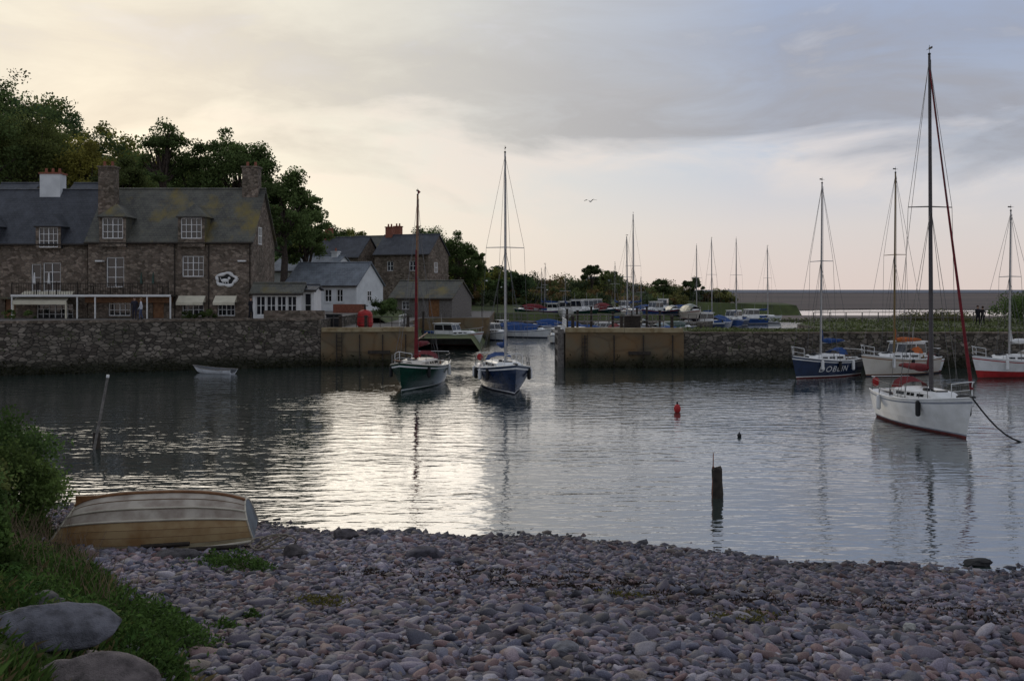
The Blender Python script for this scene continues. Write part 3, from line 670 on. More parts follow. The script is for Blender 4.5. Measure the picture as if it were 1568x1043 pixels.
lamp(sx(738,118),118,2.7,4.2); lamp(sx(762,150),150,1.2,5); lamp(sx(832,150),150,1.3,4.5)
mb=MB(); mb.box(sx(955,85.5),sx(980,85.5),85,85.6,2.72,3.7,0); mb.box(sx(957,85.5),sx(978,85.5),84.9,85.7,3.7,3.8,1); mb.tube((sx(967,85),84.8,2.8),(sx(967,85),84.8,4.2),.05,.05,0,6); mb.obj('gate_winch_housing',[woodd,weather])

# ------------------------------------------------------------ boats
def hullgeo(mb,L,B,Fb,top,stripe,antim,deck,rake=.5,dr=.35,trans=.72,full=2.2,twotone=False):
    def fb(s):
        return 1-(1-trans)*((.42-s)/.42)**2 if s<.42 else max(0,1-((s-.42)/.58)**full)
    def sh(s): return Fb*(1+.38*max(0,(s-.3)/.7)**2+.06*max(0,(.3-s)/.3))
    def P(s,z,side,out=0):
        S=sh(s); f=min(1,max(0,(z+dr)/(S+dr))); p=.28+.75*s**3
        return (-L/2+s*L+rake*(z/S-.5)*s**5,side*(B/2*fb(s)*(f**p)+out),z)
    ns=26
    zl=lambda s:[-dr,0,.09,.15,.15+(sh(s)-.15)*.30,.15+(sh(s)-.15)*.72,.15+(sh(s)-.15)*.86,.15+(sh(s)-.15)*.92,sh(s)]
    mi=[antim,antim,stripe,stripe if twotone else top,top,top,stripe,top]
    S_=[i/ns for i in range(ns+1)]; S_=[s**.85 for s in S_]
    for side in (1,-1):
        g=[[P(s,z,side) for z in zl(s)] for s in S_]
        for k in range(8):
            vs=[];fs=[]
            for i in range(ns+1): vs+= [g[i][k],g[i][k+1]]
            for i in range(ns):
                q=(2*i,2*i+2,2*i+3,2*i+1); fs.append(q if side<0 else q[::-1])
            mb.add(vs,fs,mi[k],True)
    for i in range(ns):
        a,b_=S_[i],S_[i+1]; A=P(a,sh(a),1);A2=P(a,sh(a),-1);Bq=P(b_,sh(b_),1);B2=P(b_,sh(b_),-1)
        ca=(A[0],0,A[2]+.05); cb_=(Bq[0],0,Bq[2]+.05)
        mb.quad(A2,B2,cb_,ca,deck); mb.quad(ca,cb_,Bq,A,deck)
    z0=zl(0); lf=[P(0,z,1) for z in z0]; rt=[P(0,z,-1) for z in z0]
    for k in range(8): mb.quad(lf[k],rt[k],rt[k+1],lf[k+1],mi[k])
    for side in (1,-1):
        mb.path([(lambda p:(p[0],p[1],p[2]+.03))(P(s,sh(s),side)) for s in S_],.035,deck,6)
    return P,sh,fb
def cabin(mb,P,sh,fb,B,L,s0,s1,h,wf,mi,win,fr=.45):
    sec=[]
    SS=[s0,s0+(s1-s0)*.5,s1-.05,s1]; hh=[h,h*.92,h*fr*1.5,.04]
    for s,hx in zip(SS,hh):
        hw=B/2*fb(s)*wf; x=P(s,sh(s),1)[0]; z=sh(s)+.03
        sec.append([(x,hw,z),(x,hw*.93,z+hx*.75),(x,hw*.72,z+hx),(x,-hw*.72,z+hx),(x,-hw*.93,z+hx*.75),(x,-hw,z)])
    for a,b_ in zip(sec[:-1],sec[1:]):
        for k in range(5): mb.quad(a[k],b_[k],b_[k+1],a[k+1],mi)
    mb.add(sec[0],[tuple(range(6))],mi)
    for side in (0,1):
        a,b_=sec[0],sec[2]
        i,j=(0,1) if side==0 else (5,4); sg=1 if side==0 else -1
        def lerp(p,q,t): return tuple(p[n_]+(q[n_]-p[n_])*t for n_ in range(3))
        for u0,u1 in ((.08,.32),(.40,.62),(.70,.9)):
            for lo,hi in ((.35,.8),):
                q=[]
                for u,t in ((u0,lo),(u1,lo),(u1,hi),(u0,hi)):
                    mm=sec[1]; seg=(a,mm,u*2) if u<.5 else (mm,b_,u*2-1)
                    p=lerp(lerp(seg[0][i],seg[0][j],t),lerp(seg[1][i],seg[1][j],t),seg[2]); q.append((p[0],p[1]+sg*.015,p[2]))
                mb.quad(*q,win)
    mb.add([(sec[0][0][0]-.01,y_,z_) for y_,z_ in ((-.25,sec[0][0][2]),(.25,sec[0][0][2]),(.25,sec[0][0][2]+h*.8),(-.25,sec[0][0][2]+h*.8))],[(0,1,2,3)],win)
    return sec
def sailboat(name,x,y,head,L,B,Fb,mast,hullm,stripem,coverm=None,mastm=None,antim=None,boomsail=True,detail=True,deckm=None,text=None,jib=None,gaff=False,ms=.56,fend=3,lean=0,line=None,mr=.085,trans=.72,z=0,twotone=False):
    mb=MB(); mats=[hullm,stripem,antim or anti,deckm or gel,glassm,mastm or alu,wire,coverm or bluec,black,white,woodm,jib or white,red]
    P,sh,fb=hullgeo(mb,L,B,Fb,0,1,2,3,rake=.5 if L<8 else .8,trans=trans,twotone=twotone)
    cabin(mb,P,sh,fb,B,L,.30,.74,.42,.62,3,4)
    sd=sh(.3)
    mb.add([P(.06,0,1)[:1]+(-B*.24,sh(.06)+.07),P(.29,0,1)[:1]+(-B*.27,sd+.07),P(.29,0,1)[:1]+(B*.27,sd+.07),P(.06,0,1)[:1]+(B*.24,sh(.06)+.07)],[(0,1,2,3)],10)
    for sg in (1,-1): mb.tube((-L*.44,sg*B*.25,sd+.14),(-L*.2,sg*B*.29,sd+.2),.05,.06,3,6)
    mb.tube((-L*.47,0,sd+.2),(-L*.28,.1,sd+.38),.025,.02,10,6)
    mb.box(-L/2-.12,-L/2-.03,-.03,.03,-.3,sd+.1,10)
    mb.box(-L/2-.3,-L/2-.05,B*.18-.1,B*.18+.1,sd-.25,sd+.25,8); mb.tube((-L/2-.18,B*.18,-.2),(-L/2-.18,B*.18,sd-.2),.05,.05,8,6)
    mx=-L/2+ms*L; mz=sh(ms)+.3; mt=mast-z
    mb.tube((mx,0,mz),(mx-.15-lean,0,mt),mr,mr*.6,5,10)
    topx=mx-.15-lean
    mb.tube((topx,0,mt),(topx,0,mt+.45),.012,.012,6,5); mb.tube((topx-.25,0,mt+.3),(topx+.25,0,mt+.3),.012,.012,6,5); mb.ball((topx,0,mt+.06),(.07,.07,.06),8,8,5)
    mb.box(topx-.03,topx+.25,-.02,.02,mt+.26,mt+.34,8)
    hb=mz+(mt-mz)*.55; hw=B*.36
    sp_=[(mx-.08,sg*hw,hb-.03) for sg in (1,-1)]
    if not gaff:
        for p in sp_: mb.tube((mx-.08,0,hb),p,.03,.022,5,6)
    bow=P(1,sh(1),1); st=P(0,sh(0),1)
    rr=.011 if L<9 else .012
    mb.tube((topx,0,mt-.1),(bow[0]-.05,0,bow[2]+.05),rr,None,6,4,False)
    if jib is not None:
        a=Vector((topx,0,mt-.5)); b_=Vector((bow[0]-.08,0,bow[2]+.35)); mb.tube(a,a.lerp(b_,.6),.03,.05,11,7); mb.tube(a.lerp(b_,.6),b_,.05,.075,11,7)
    mb.tube((topx,0,mt-.05),(-L/2+.1,0,sh(0)+.05),rr,None,6,4,False)
    for sg in (1,-1):
        cp=P(ms-.03,sh(ms),sg); cp=(cp[0],cp[1]*.94,cp[2]+.03)
        if not gaff:
            mb.tube((topx,0,mt-.15),(mx-.08,sg*hw,hb-.03),rr,None,6,4,False); mb.tube((mx-.08,sg*hw,hb-.03),cp,rr,None,6,4,False)
        else: mb.tube((topx,0,mt*.86),cp,rr*1.3,None,6,4,False)
        mb.tube((mx,0,hb-.1),(cp[0]-.35,cp[1],cp[2]),rr,None,6,4,False); mb.tube((mx,0,hb-.1),(cp[0]+.35,cp[1],cp[2]),rr,None,6,4,False)
    mb.tube((mx+.14,.05,mz),(topx+.08,.03,mt-.2),rr,None,6,4,False); mb.tube((mx-.05,.14,mz),(topx-.05,.06,mt-.2),rr,None,6,4,False)
    if boomsail:
        bz=mz+.85; mb.tube((mx-.1,0,bz),(mx-L*.42,0,bz+.05),.05,.045,5,8)
        pr=[.05,.17,.19,.16,.14,.11,.05]
        pts=[(mx-.12-(L*.42-.2)*i/6,0.02*math.sin(i*2),bz+.16-.03*i/3+.02*math.sin(i*3)) for i in range(7)]
        for i in range(6): mb.tube(pts[i],pts[i+1],pr[i],pr[i+1],7,9,False)
        mb.tube(pts[0],(mx-.12,0,bz+.9),.15,.05,7,8)
        if gaff:
            mb.tube((mx-.2,0,bz+.4),(mx-L*.36,0,bz+.75),.045,.04,10,8)
            mb.tube((mx+.12,.05,mz+.2),(mx+.08,.03,mz+6.8),.13,.04,7,8)
            mb.tube((bow[0]-.4,0,bow[2]+.08),(bow[0]+1.0,0,bow[2]+.25),.05,.035,10,8)
            mb.tri((topx,0,mt+.4),(topx-.35,.1,mt+.25),(topx-.02,0,mt+.05),7)
    if detail:
        S2=[.06,.22,.40,.58,.76]
        for sg in (1,-1):
            tops=[]
            for s in S2:
                p=P(s,sh(s),sg); q=(p[0],p[1]*.96,p[2]+.6); tops.append(q); mb.tube((p[0],p[1]*.96,p[2]),q,.015,.015,6,5)
            for a,b_ in zip(tops[:-1],tops[1:]):
                mb.tube(a,b_,.008,None,6,4,False); mb.tube((a[0],a[1],a[2]-.28),(b_[0],b_[1],b_[2]-.28),.008,None,6,4,False)
            p=P(.90,sh(.9),sg); q=(p[0],p[1]*.95,p[2]+.62); mb.tube((p[0],p[1]*.95,p[2]),q,.018,.018,9,5); mb.tube(tops[-1],q,.008,None,6,4,False)
            mb.tube(q,(bow[0]-.02,sg*.06,bow[2]+.66),.02,.02,9,5); mb.tube((p[0],p[1]*.95,p[2]+.3),(bow[0]-.1,sg*.05,bow[2]+.33),.014,.014,9,5)
        mb.tube((bow[0]-.02,.06,bow[2]+.66),(bow[0]-.02,-.06,bow[2]+.66),.02,.02,9,5); mb.tube((bow[0]-.02,0,bow[2]+.66),(bow[0]-.1,0,bow[2]),.018,.018,9,5)
        a=P(0,sh(0),1);b_=P(0,sh(0),-1); mb.path([(a[0]+.5,a[1]*.95,a[2]+.62),(a[0]+.02,a[1]*.9,a[2]+.62),(b_[0]+.02,b_[1]*.9,b_[2]+.62),(b_[0]+.5,b_[1]*.95,b_[2]+.62)],.018,9,5)
        mb.box(mx+.5,mx+1.0,-.25,.25,sh(.66)+.33,sh(.66)+.40,4); mb.box(bow[0]-.6,bow[0]+.12,-.07,.07,bow[2]+.03,bow[2]+.09,8)
        for sg in (1,-1): mb.tube((-L*.24,sg*B*.30,sd+.03),(-L*.24,sg*B*.30,sd+.25),.07,.05,5,8)
        hx=-L/2+.31*L
        for i in range(5):
            t0,t1=math.pi*i/5,math.pi*(i+1)/5
            mb.quad((hx-.45,B*.27*math.cos(t0),sd+.38+.5*math.sin(t0)),(hx-.45,B*.27*math.cos(t1),sd+.38+.5*math.sin(t1)),(hx+.35,B*.24*math.cos(t1),sd+.40+.28*math.sin(t1)),(hx+.35,B*.24*math.cos(t0),sd+.40+.28*math.sin(t0)),7)
        mb.ball((bow[0]-1.3,.2,sh(.85)+.1),(.22,.2,.08),8,9,5); mb.ball((-L*.46,-B*.3,sd+.45),(.08,.2,.22),12,9,6); mb.ball((mx+.3,-.35,sh(.6)+.42),(.3,.12,.08),8,9,5)
    for k in range(fend):
        for sg in (1,-1):
            s=.25+.45*k/max(1,fend-1)+(.03 if sg>0 else 0); p=P(s,sh(s)*.75,sg,.12); mt_=9 if (k+sg)%2 else 8
            mb.tube((p[0],p[1],p[2]-.28),(p[0],p[1],p[2]+.22),.11,.11,mt_,8); mb.ball((p[0],p[1],p[2]-.28),(.11,.11,.09),mt_,8,5); mb.ball((p[0],p[1],p[2]+.22),(.11,.11,.09),mt_,8,5)
            mb.tube((p[0],p[1],p[2]+.25),(p[0],p[1]-sg*.08,sh(s)+.3),.012,None,6,4,False)
    if text:
        cu=bpy.data.curves.new('t','FONT'); cu.body=text; cu.size=.62; cu.offset=0; cu.space_character=1.2
        to=bpy.data.objects.new('t',cu); scene.collection.objects.link(to); dg=bpy.context.evaluated_depsgraph_get(); dg.update()
        me=bpy.data.meshes.new_from_object(to.evaluated_get(dg)); bpy.data.objects.remove(to)
        vs=[P(.74-v.co.x/L,sh(.6)*.36+v.co.y*.9,1,.02) for v in me.vertices]; mb.add(vs,[tuple(p.vertices) for p in me.polygons],9)
        bpy.data.meshes.remove(me)
    if line:
        a=Vector((bow[0],0,bow[2])); b_=Vector(line); pts=[a.lerp(b_,t/8)-Vector((0,0,.5*math.sin(math.pi*t/8))) for t in range(9)]
        mb.path(pts,.035,8,6)
    return mb.obj(name,mats,None,(x,y,z),head)
def motorboat(name,x,y,head,L,B,Fb,hullm,stripem,cabh=1.3,z=0,cov=None,sm=(.25,.55),tented=False):
    mb=MB(); mats=[hullm,stripem,anti,gel,glassm,alu,cov or bluec,black,white]
    P,sh,fb=hullgeo(mb,L,B,Fb,0,1,2,3,rake=.6,trans=.9,full=2.6)
    cabin(mb,P,sh,fb,B,L,sm[1]-.02,.86,.38,.66,3,4)
    x0,x1=-L/2+sm[0]*L,-L/2+sm[1]*L; zb=sh(.4)+.03; hw=B*.36
    if tented:      # canvas cover stretched over a ridge pole
        S=[.03,.2,.4,.6,.78]; rows=[]
        for s in S:
            p=P(s,sh(s),1); hh=.35+.75*math.sin(math.pi*min(1,s/.85))**.6*cabh*.7; rows.append([(p[0],p[1]*1.02,p[2]-.1),(p[0],p[1]*.95,p[2]+.12),(p[0],p[1]*.45,p[2]+hh*.8),(p[0],0,p[2]+hh),(p[0],-p[1]*.45,p[2]+hh*.8),(p[0],-p[1]*.95,p[2]+.12),(p[0],-p[1]*1.02,p[2]-.1)])
        for a,b_ in zip(rows[:-1],rows[1:]):
            for k in range(6): mb.quad(a[k],b_[k],b_[k+1],a[k+1],6)
        mb.add(rows[0],[tuple(range(7))],6)
    else:
        lo=[(x0,hw),(x1+.35,hw*.9),(x1+.35,-hw*.9),(x0,-hw)]; up=[(x0+.05,hw*.9),(x1-.05,hw*.8),(x1-.05,-hw*.8),(x0+.05,-hw*.9)]
        for i in range(4):
            a,b_=lo[i],lo[(i+1)%4]; c_,d=up[(i+1)%4],up[i]
            f=.42
            la=lambda p,q,t:(p[0]+(q[0]-p[0])*t,p[1]+(q[1]-p[1])*t)
            m0=la(a,d,f);m1=la(b_,c_,f);n0=la(a,d,.9);n1=la(b_,c_,.9)
            mb.quad((*a,zb),(*b_,zb),(*m1,zb+cabh*f),(*m0,zb+cabh*f),3); mb.quad((*n0,zb+cabh*.9),(*n1,zb+cabh*.9),(*c_,zb+cabh),(*d,zb+cabh),3)
            mb.quad((*m0,zb+cabh*f),(*m1,zb+cabh*f),(*n1,zb+cabh*.9),(*n0,zb+cabh*.9),4)
            for t in (0,.5,1):
                p=la(m0,m1,t);q=la(n0,n1,t); mb.tube((*p,zb+cabh*f),(*q,zb+cabh*.9),.035,.035,3,5)
        mb.box(x0-.2,x1+.1,-hw*.95,hw*.95,zb+cabh,zb+cabh+.06,3)
        mb.tube((x0+.4,0,zb+cabh),(x0+.3,0,zb+cabh+1.1),.025,.012,5,6)
        mb.box(-L/2+.3,x0-.1,-B*.3,B*.3,sh(.1)+.06,sh(.1)+.35,6)
    bow=P(1,sh(1),1)
    for sg in (1,-1):
        tp=[]
        for s in (.55,.7,.85,.95):
            p=P(s,sh(s),sg); q=(p[0],p[1]*.93,p[2]+.5); tp.append(q); mb.tube((p[0],p[1]*.93,p[2]),q,.015,.015,5,5)
        tp.append((bow[0],0,bow[2]+.55)); mb.path(tp,.018,5,5)
    mb.box(-L/2-.35,-L/2-.05,-.18,.18,Fb*.5,Fb+.45,7); mb.tube((-L/2-.2,0,-.3),(-L/2-.2,0,Fb*.6),.07,.07,7,6)
    return mb.obj(name,mats,None,(x,y,z),head)

D=61.5; sailboat('sailing_boat',sx(640,D),D,R(-100),7.6,3.2,1.25,sz(300,D),green,white,redsail,woodm,antim=green,gaff=True,deckm=gel2,fend=2,lean=.25,mr=.10)
D=60; sailboat('sailing_boat',sx(772,D),D,R(-80),7.8,3.2,1.25,sz(236,D),navy,white,bluec,jib=None,fend=4,antim=anti)
D=43.5; sailboat('sailing_yacht',sx(1418,D),D,R(-87),7.4,2.7,1.2,sz(88,D),gel,M('grey_stripe',(.3,.32,.36)),redsail,M('mast_dark',(.10,.09,.09)),jib=redsail,fend=2,antim=antir,line=(4.6,2.3,-.1),mr=.09)
D=68.5; sailboat('sailing_boat',sx(1262,D),D,R(-143),6.6,2.6,1.1,sz(282,D),navy,white,bluec,fend=3,antim=antir,text='DOBBIN')
D=70; sailboat('sailing_boat',sx(1375,D),D,R(-150),7.0,2.6,1.1,sz(266,D),gel2,woodm,orange,M('spar_ochre',(.22,.15,.06)),fend=3,antim=anti)
D=68; sailboat('sailing_boat',sx(1552,D),D,R(-160),6.8,2.6,1.1,sz(324,D),gel,red,white,fend=3,antim=antir,twotone=True)
D=67; motorboat('motor_boat',sx(1415,D),D+4,R(-150),6.5,2.5,.9,gel,red,1.3,0,redsail)
D=106; motorboat('motor_boat',sx(693,D),D,R(-28),7.0,2.7,1.1,gel,red,1.2)
D=118; motorboat('motor_boat',sx(755,D),D,R(-60),6.0,2.4,.8,gel,bluec,1.1)
D=124; motorboat('motor_boat',sx(806,D),D,R(-30),6.5,2.4,.8,gel,navy,1.2,tented=True)
D=112; motorboat('motor_boat',sx(852,D),D,R(-100),5,2.0,.7,gel,navy,.8)
D=130; motorboat('motor_boat',sx(782,D),D,R(-150),6,2.2,.8,bluec,white,1.1,tented=True)
rs=random.Random(5)
for px,D_ in ((770,138),(835,140),(895,120),(918,128),(870,134),(943,122),(1010,128),(1035,135),(985,142),(735,128),(880,112),(965,116),(1025,120)):
    motorboat('motor_boat',sx(px,D_),D_,R(rs.uniform(-170,-10)),rs.uniform(4.5,6.5),2.2,.75,rs.choice([gel,gel2,navy,bluec]),rs.choice([navy,red,bluec]),rs.choice([.9,1.2,1.4]),tented=rs.random()<.45,cov=rs.choice([bluec,bluec,green,redsail]))
for k in range(20):
    px=815+k*12.6+rs.uniform(-4,4); D_=rs.uniform(146,164); xx=sx(px,D_)
    if rs.random()<.6: motorboat('motor_boat',xx,D_,R(rs.uniform(-170,-10)),rs.uniform(5,7.5),2.4,1.0,rs.choice([gel,gel2,navy,bluec,green]),rs.choice([navy,red,bluec]),rs.choice([1.1,1.4,1.7]),z=1.65,cov=rs.choice([bluec,bluec,redsail,green]),tented=rs.random()<.5)
    else: sailboat('sailing_boat',xx,D_,R(rs.uniform(-150,-30)),6.5,2.3,1.0,rs.uniform(7.5,10.5),rs.choice([gel,gel,navy]),rs.choice([white,red,bluec]),bluec,detail=False,fend=0,mr=.05,z=1.65)
for px,D_,top,hm2 in ((957,130,364,navy),(969,122,330,gel),(1066,170,377,bluec),(1088,165,367,gel),(1127,160,367,bluec),(1173,178,379,gel)):
    sailboat('sailing_boat',sx(px,D_),D_,R(rs.uniform(-130,-50)),7.5,2.6,1.0,sz(top,D_),hm2,white,bluec,detail=False,fend=0,mr=.10)
for px,D_ in ((1072,146),(1100,150),(1120,162),(1268,118),(1290,122),(1145,172)):
    motorboat('motor_boat',sx(px,D_),D_,R(rs.uniform(-170,-100)),7,2.6,1.0,rs.choice([bluec,navy]),white,1.5,tented=px in(1100,1268,1290))
def dinghy(name,x,y,head,L,B,hm2,inn_):
    mb=MB(); ns=18; g=[];gi=[]
    for i in range(ns+1):
        s=i/ns; fb=(1-.3*((.4-s)/.4)**2) if s<.4 else 1-((s-.4)/.6)**2.4; zt=.30+.04*(1-s)**2+.26*s**2.5
        for lst,o,zb in ((g,0,-.12),(gi,.05,.05)):
            row=[]
            for k in range(9):
                t=math.pi*k/8; hw=max(0,B/2*fb-o); z=zt-(zt-zb-.25*(s**6 if not o else 0))*(math.sin(t)**.7); f=(z+.12)/(zt+.12)
                row.append((-L/2+s*L-(.1 if o and s>.9 else 0)+.55*(f-1)*s**5-.16*(f-1)*(-1)*(1-s)**5*-1,hw*math.cos(t)*(.75+.25*f),z))
            lst.append(row)
    for lst,mi in ((g,0),(gi,1)):
        vs=[p for r_ in lst for p in r_]; fs=[(i*9+k,(i+1)*9+k,(i+1)*9+k+1,i*9+k+1) for i in range(ns) for k in range(8)]
        mb.add(vs,fs,mi,True); mb.add(lst[0],[tuple(range(9))],mi)
    for k in (0,8): mb.path([r_[k] for r_ in g],.035,2,6)
    for s in (.2,.5): mb.box(-L/2+s*L-.12,-L/2+s*L+.12,-B*.42,B*.42,.2,.24,2)
    mb.obj(name,[hm2,inn_,weather],None,(x,y,0),head)
dinghy('rowing_dinghy',sx(333,72),71.0,R(160),3.5,1.3,M('dinghy_white',(.72,.73,.74)),M('dinghy_inside',(.12,.13,.14)))

# upturned pram on beach
def upturned():
    L=4.1; e=empty('upturned_dinghy',(-7.5,20.95,.80)); e.rotation_euler=(R(9),0,R(10))
    mb=MB(); ns=22; rows=[]
    for i in range(ns+1):
        s=i/ns; q=abs(2*s-1.0); bm_=.80*(1-.26*q**2.4)
        H=1.0-.30*q**2.4; x=-L/2+s*L
        r_=[]
        prof=[(1.0,.0),(1.0,.14),(.985,.145),(.98,.30),(.96,.305),(.94,.45),(.92,.455),(.86,.62),(.66,.80),(.64,.815),(.34,.91),(.32,.925),(0,.96)]
        for a,zf in prof: r_.append((x+(-.22*zf if s>.5 else .50*zf)*q**3,bm_*a,H*zf+.05*q*q))
        rows.append(r_)
    npf=len(rows[0])
    for sg in (1,-1):
        for k in range(npf-1):
            mi=0 if k<1 else (1 if k<7 else 2)
            if k in(1,3,5,8,10): mi=5
            vs=[];fs=[]
            for r_ in rows: vs+=[(r_[k][0],sg*r_[k][1],r_[k][2]),(r_[k+1][0],sg*r_[k+1][1],r_[k+1][2])]
            for i in range(ns): fs.append((2*i,2*i+2,2*i+3,2*i+1))
            mb.add(vs,fs,mi,False)
    for r_ in (rows[0],rows[-1]):
        loop=[(p[0],p[1],p[2]) for p in r_]+[(p[0],-p[1],p[2]) for p in r_[:-1][::-1]]; mb.add(loop,[tuple(range(len(loop)))],3)
        for sg in (1,-1): mb.path([(p[0],sg*p[1],p[2]) for p in r_],.022,6,5)
    for sg in (1,-1):
        mb.path([(r_[0][0],sg*(r_[0][1]+.02),r_[0][2]+.02) for r_ in rows],.035,6,6)
        mb.path([(r_[7][0],sg*(r_[7][1]*1.0),r_[7][2]+.01) for r_ in rows],.024,6,6)
        mb.path([(r_[9][0],sg*r_[9][1],r_[9][2]+.01) for r_ in rows],.022,6,6)
    mb.path([(r_[-1][0],0,r_[-1][2]+.02) for r_ in rows],.035,4,6)
    mb.box(-L/2+.5,-L/2+1.2,-.02,.02,.7,.95,4)
    mb.box(-L/2+.22,-L/2+.72,-.835,-.79,.07,.13,7)
    mb.obj('hull',[M('dinghy_strake',(.44,.38,.25),(.28,.22,.13),3,.6),M('dinghy_ochre',(.46,.33,.17),(.30,.17,.07),2.2,.6),M('dinghy_bottom',(.46,.41,.34),(.24,.19,.15),2.2,.7),M('dinghy_transom',(.17,.20,.22),(.10,.11,.12),2.5,.7),woodm,M('plank_seam',(.13,.08,.04)),M('rub_rail_cream',(.58,.53,.42)),M('name_plate',(.5,.42,.5))],e)
    return e
upturned()
mb=MB()
for k in range(4):
    x=-8.9+k*.95; y=20.2+.1*math.sin(k*2); z=float(beach(np.array(x),np.array(y))); mb.tube((x-.5,y,z+.06),(x+.45,y+.1,z+.1),.05,.045,0,7)
mb.obj('driftwood',[woodd])
mb=MB()
for k in range(4):
    cx=-5.15+.12*k; cy=20.4; z=float(beach(np.array(cx),np.array(cy)))+.12; r=.22+.05*k
    mb.path([(cx+r*math.cos(t/12*6.28),cy+r*.4*math.sin(t/12*6.28),z+.5*r+.5*r*math.sin(t/12*6.28+k)) for t in range(13)],.018,0,5)
mb.obj('rope_coil',[M('rope',(.3,.26,.2))])

mb=MB(); D=37.5; x=sx(148,D); mb.tube((x,D,-.8),(x,D,.62),.17,.14,0,10); mb.tube((sx(143,D),D-.2,-.6),(sx(165,D),D,sz(578,D)),.055,.05,1,8); mb.tube((sx(165,D),D,sz(578,D)),(sx(165.5,D),D,sz(574,D)),.06,.06,2,8)
mb.obj('mooring_post',[woodd,weather,white])
mb=MB(); D=28.7; x=sx(1098,D)
vs=[];
for i,(z,r) in enumerate(((-.7,.16),(-.1,.15),(.1,.165),(.45,.15),(.82,.16),(.86,.13))):
    for k in range(10):
        t=k*.628; vs.append((x+r*math.cos(t)*(1+.12*math.sin(k*3+i)),D+r*math.sin(t),z+(.05*math.sin(k*2.) if i>3 else 0)))
mb.add(vs,[(i*10+k,i*10+(k+1)%10,(i+1)*10+(k+1)%10,(i+1)*10+k) for i in range(5) for k in range(10)]+[tuple(range(50,60))],0)
mb.tube((x-.14,D-.05,-.5),(x-.11,D,1.28),.035,.012,1,6); mb.obj('mooring_stump',[woodd,brick])
mb=MB(); D=48.5; x=sx(1037,D); mb.ball((x,D,.18),(.17,.17,.24),0,14,10); mb.tube((x,D,.38),(x,D,.52),.05,.04,1,8); mb.obj('red_mooring_buoy',[red,black])
mb=MB(); D=40.5; x=sx(1132,D); mb.ball((x,D,.06),(.09,.09,.09),0,10,8); mb.tube((x,D,.13),(x,D,.2),.03,.02,0,6); mb.obj('small_mooring_buoy',[black])

# ------------------------------------------------------------ bank vegetation
n=52000; y=rng.uniform(7.2,26,n); x=xb(y)+.45-rng.uniform(0,1,n)**1.3*8
k_=(rng.random(n)<.8)|(x<xb(y)-1.0); x,y=x[k_],y[k_]; z=beach(x,y); n=len(x)
hgt=rng.uniform(.08,.26,n)*(1+.6*fbm(x,y,.9,4)).clip(.3,1.8)*np.clip(y/13,.55,1.1); a=rng.uniform(0,6.28,n); wd=rng.uniform(.006,.014,n)
lx=rng.normal(0,.08,n); ly=rng.normal(0,.08,n)
p0=np.stack([x-wd*np.cos(a),y-wd*np.sin(a),z-.03],1); p1=np.stack([x+wd*np.cos(a),y+wd*np.sin(a),z-.03],1)
p2=np.stack([x+lx*.4+wd*.7*np.cos(a),y+ly*.4,z+hgt*.6],1); p3=np.stack([x+lx*1.2,y+ly*1.2,z+hgt],1)
V=np.stack([p0,p1,p2,p3],1).reshape(-1,3); Fc=np.arange(4*n).reshape(n,4)
dry=(rng.random(n)<.2); cl=np.where(dry[:,None],np.array([.20,.16,.08]),np.array([.08,.14,.032]))*rng.uniform(.45,1.35,n)[:,None]
np_mesh('grass',V,Fc,[grassm],np.repeat(cl,4,0))
soil=M('bank_soil',(.06,.08,.025),(.035,.032,.018),2,.95,.03)
def banksurf(X,Y): return np.where(X<xb(Y)+.15,beach(X,Y)+.035,beach(X,Y)-.3)
grid('grass_bank',-30,-1.5,4,27,.25,banksurf,[soil])
def weed(L,x,y,r,h,n_,size,col):
    P=np.stack([rng.normal(x,r*.5,n_),rng.normal(y,r*.5,n_),np.zeros(n_)],1); z=beach(P[:,0],P[:,1])
    d=np.hypot(P[:,0]-x,P[:,1]-y)/r; P[:,2]=z+.03+rng.uniform(0,1,n_)*h*np.clip(1.2-d,.15,1)
    cl=np.array(col)[None]*rng.uniform(.4,1.6,n_)[:,None]; L.append(cards(P,size,cl,0,.5))
L=[]
for (px,D_,r,h,n_) in ((365,18.6,.6,.34,1000),(330,18.9,.4,.25,500),(395,18.4,.3,.2,300),(235,12.6,.55,.55,1900),(190,13.2,.6,.55,1700),(265,12.0,.5,.42,1400),(215,11.2,.45,.5,1400),(345,13.3,.2,.14,200),(385,14,.12,.12,120),(60,14.8,.9,.5,1500),(130,15.4,.6,.45,1000),(20,13.2,.6,.5,1100),(240,10.6,.35,.3,700),(300,11.8,.3,.2,350),(90,12.4,.6,.55,1400),(150,12.2,.5,.5,1200)):
    weed(L,sx(px,D_),D_,r,h,n_,.034,(.08,.14,.036))
for _ in range(60):
    y_=random.uniform(9.8,22); x_=xb(y_)-random.uniform(0,3.5); weed(L,x_,y_,.5,.42,320,.036,random.choice([(.075,.14,.034),(.055,.11,.028),(.12,.15,.045)]))
V,Fc,C=joinc(L); np_mesh('shore_weeds',V,Fc,[leafm],C)
for i,(x_,y_,rx,rz,c_) in enumerate(((-10.4,20.3,1.0,.9,(.11,.16,.045)),(-11.2,21.6,1.3,1.3,(.08,.13,.04)),(-10.2,18.2,.9,.6,(.13,.15,.05)),(-12.2,19.5,1.5,1.2,(.08,.13,.04)),(-9.2,16.4,.7,.55,(.08,.13,.04)),(-8.2,14.8,.6,.5,(.07,.12,.035)),(-7.0,12.9,.5,.5,(.08,.13,.035)))):
    z_=float(beach(np.array(x_),np.array(y_))); bush('bramble_bush',x_,y_,z_-.1,rx,rz,c_,38,280,.042)
mb=MB()
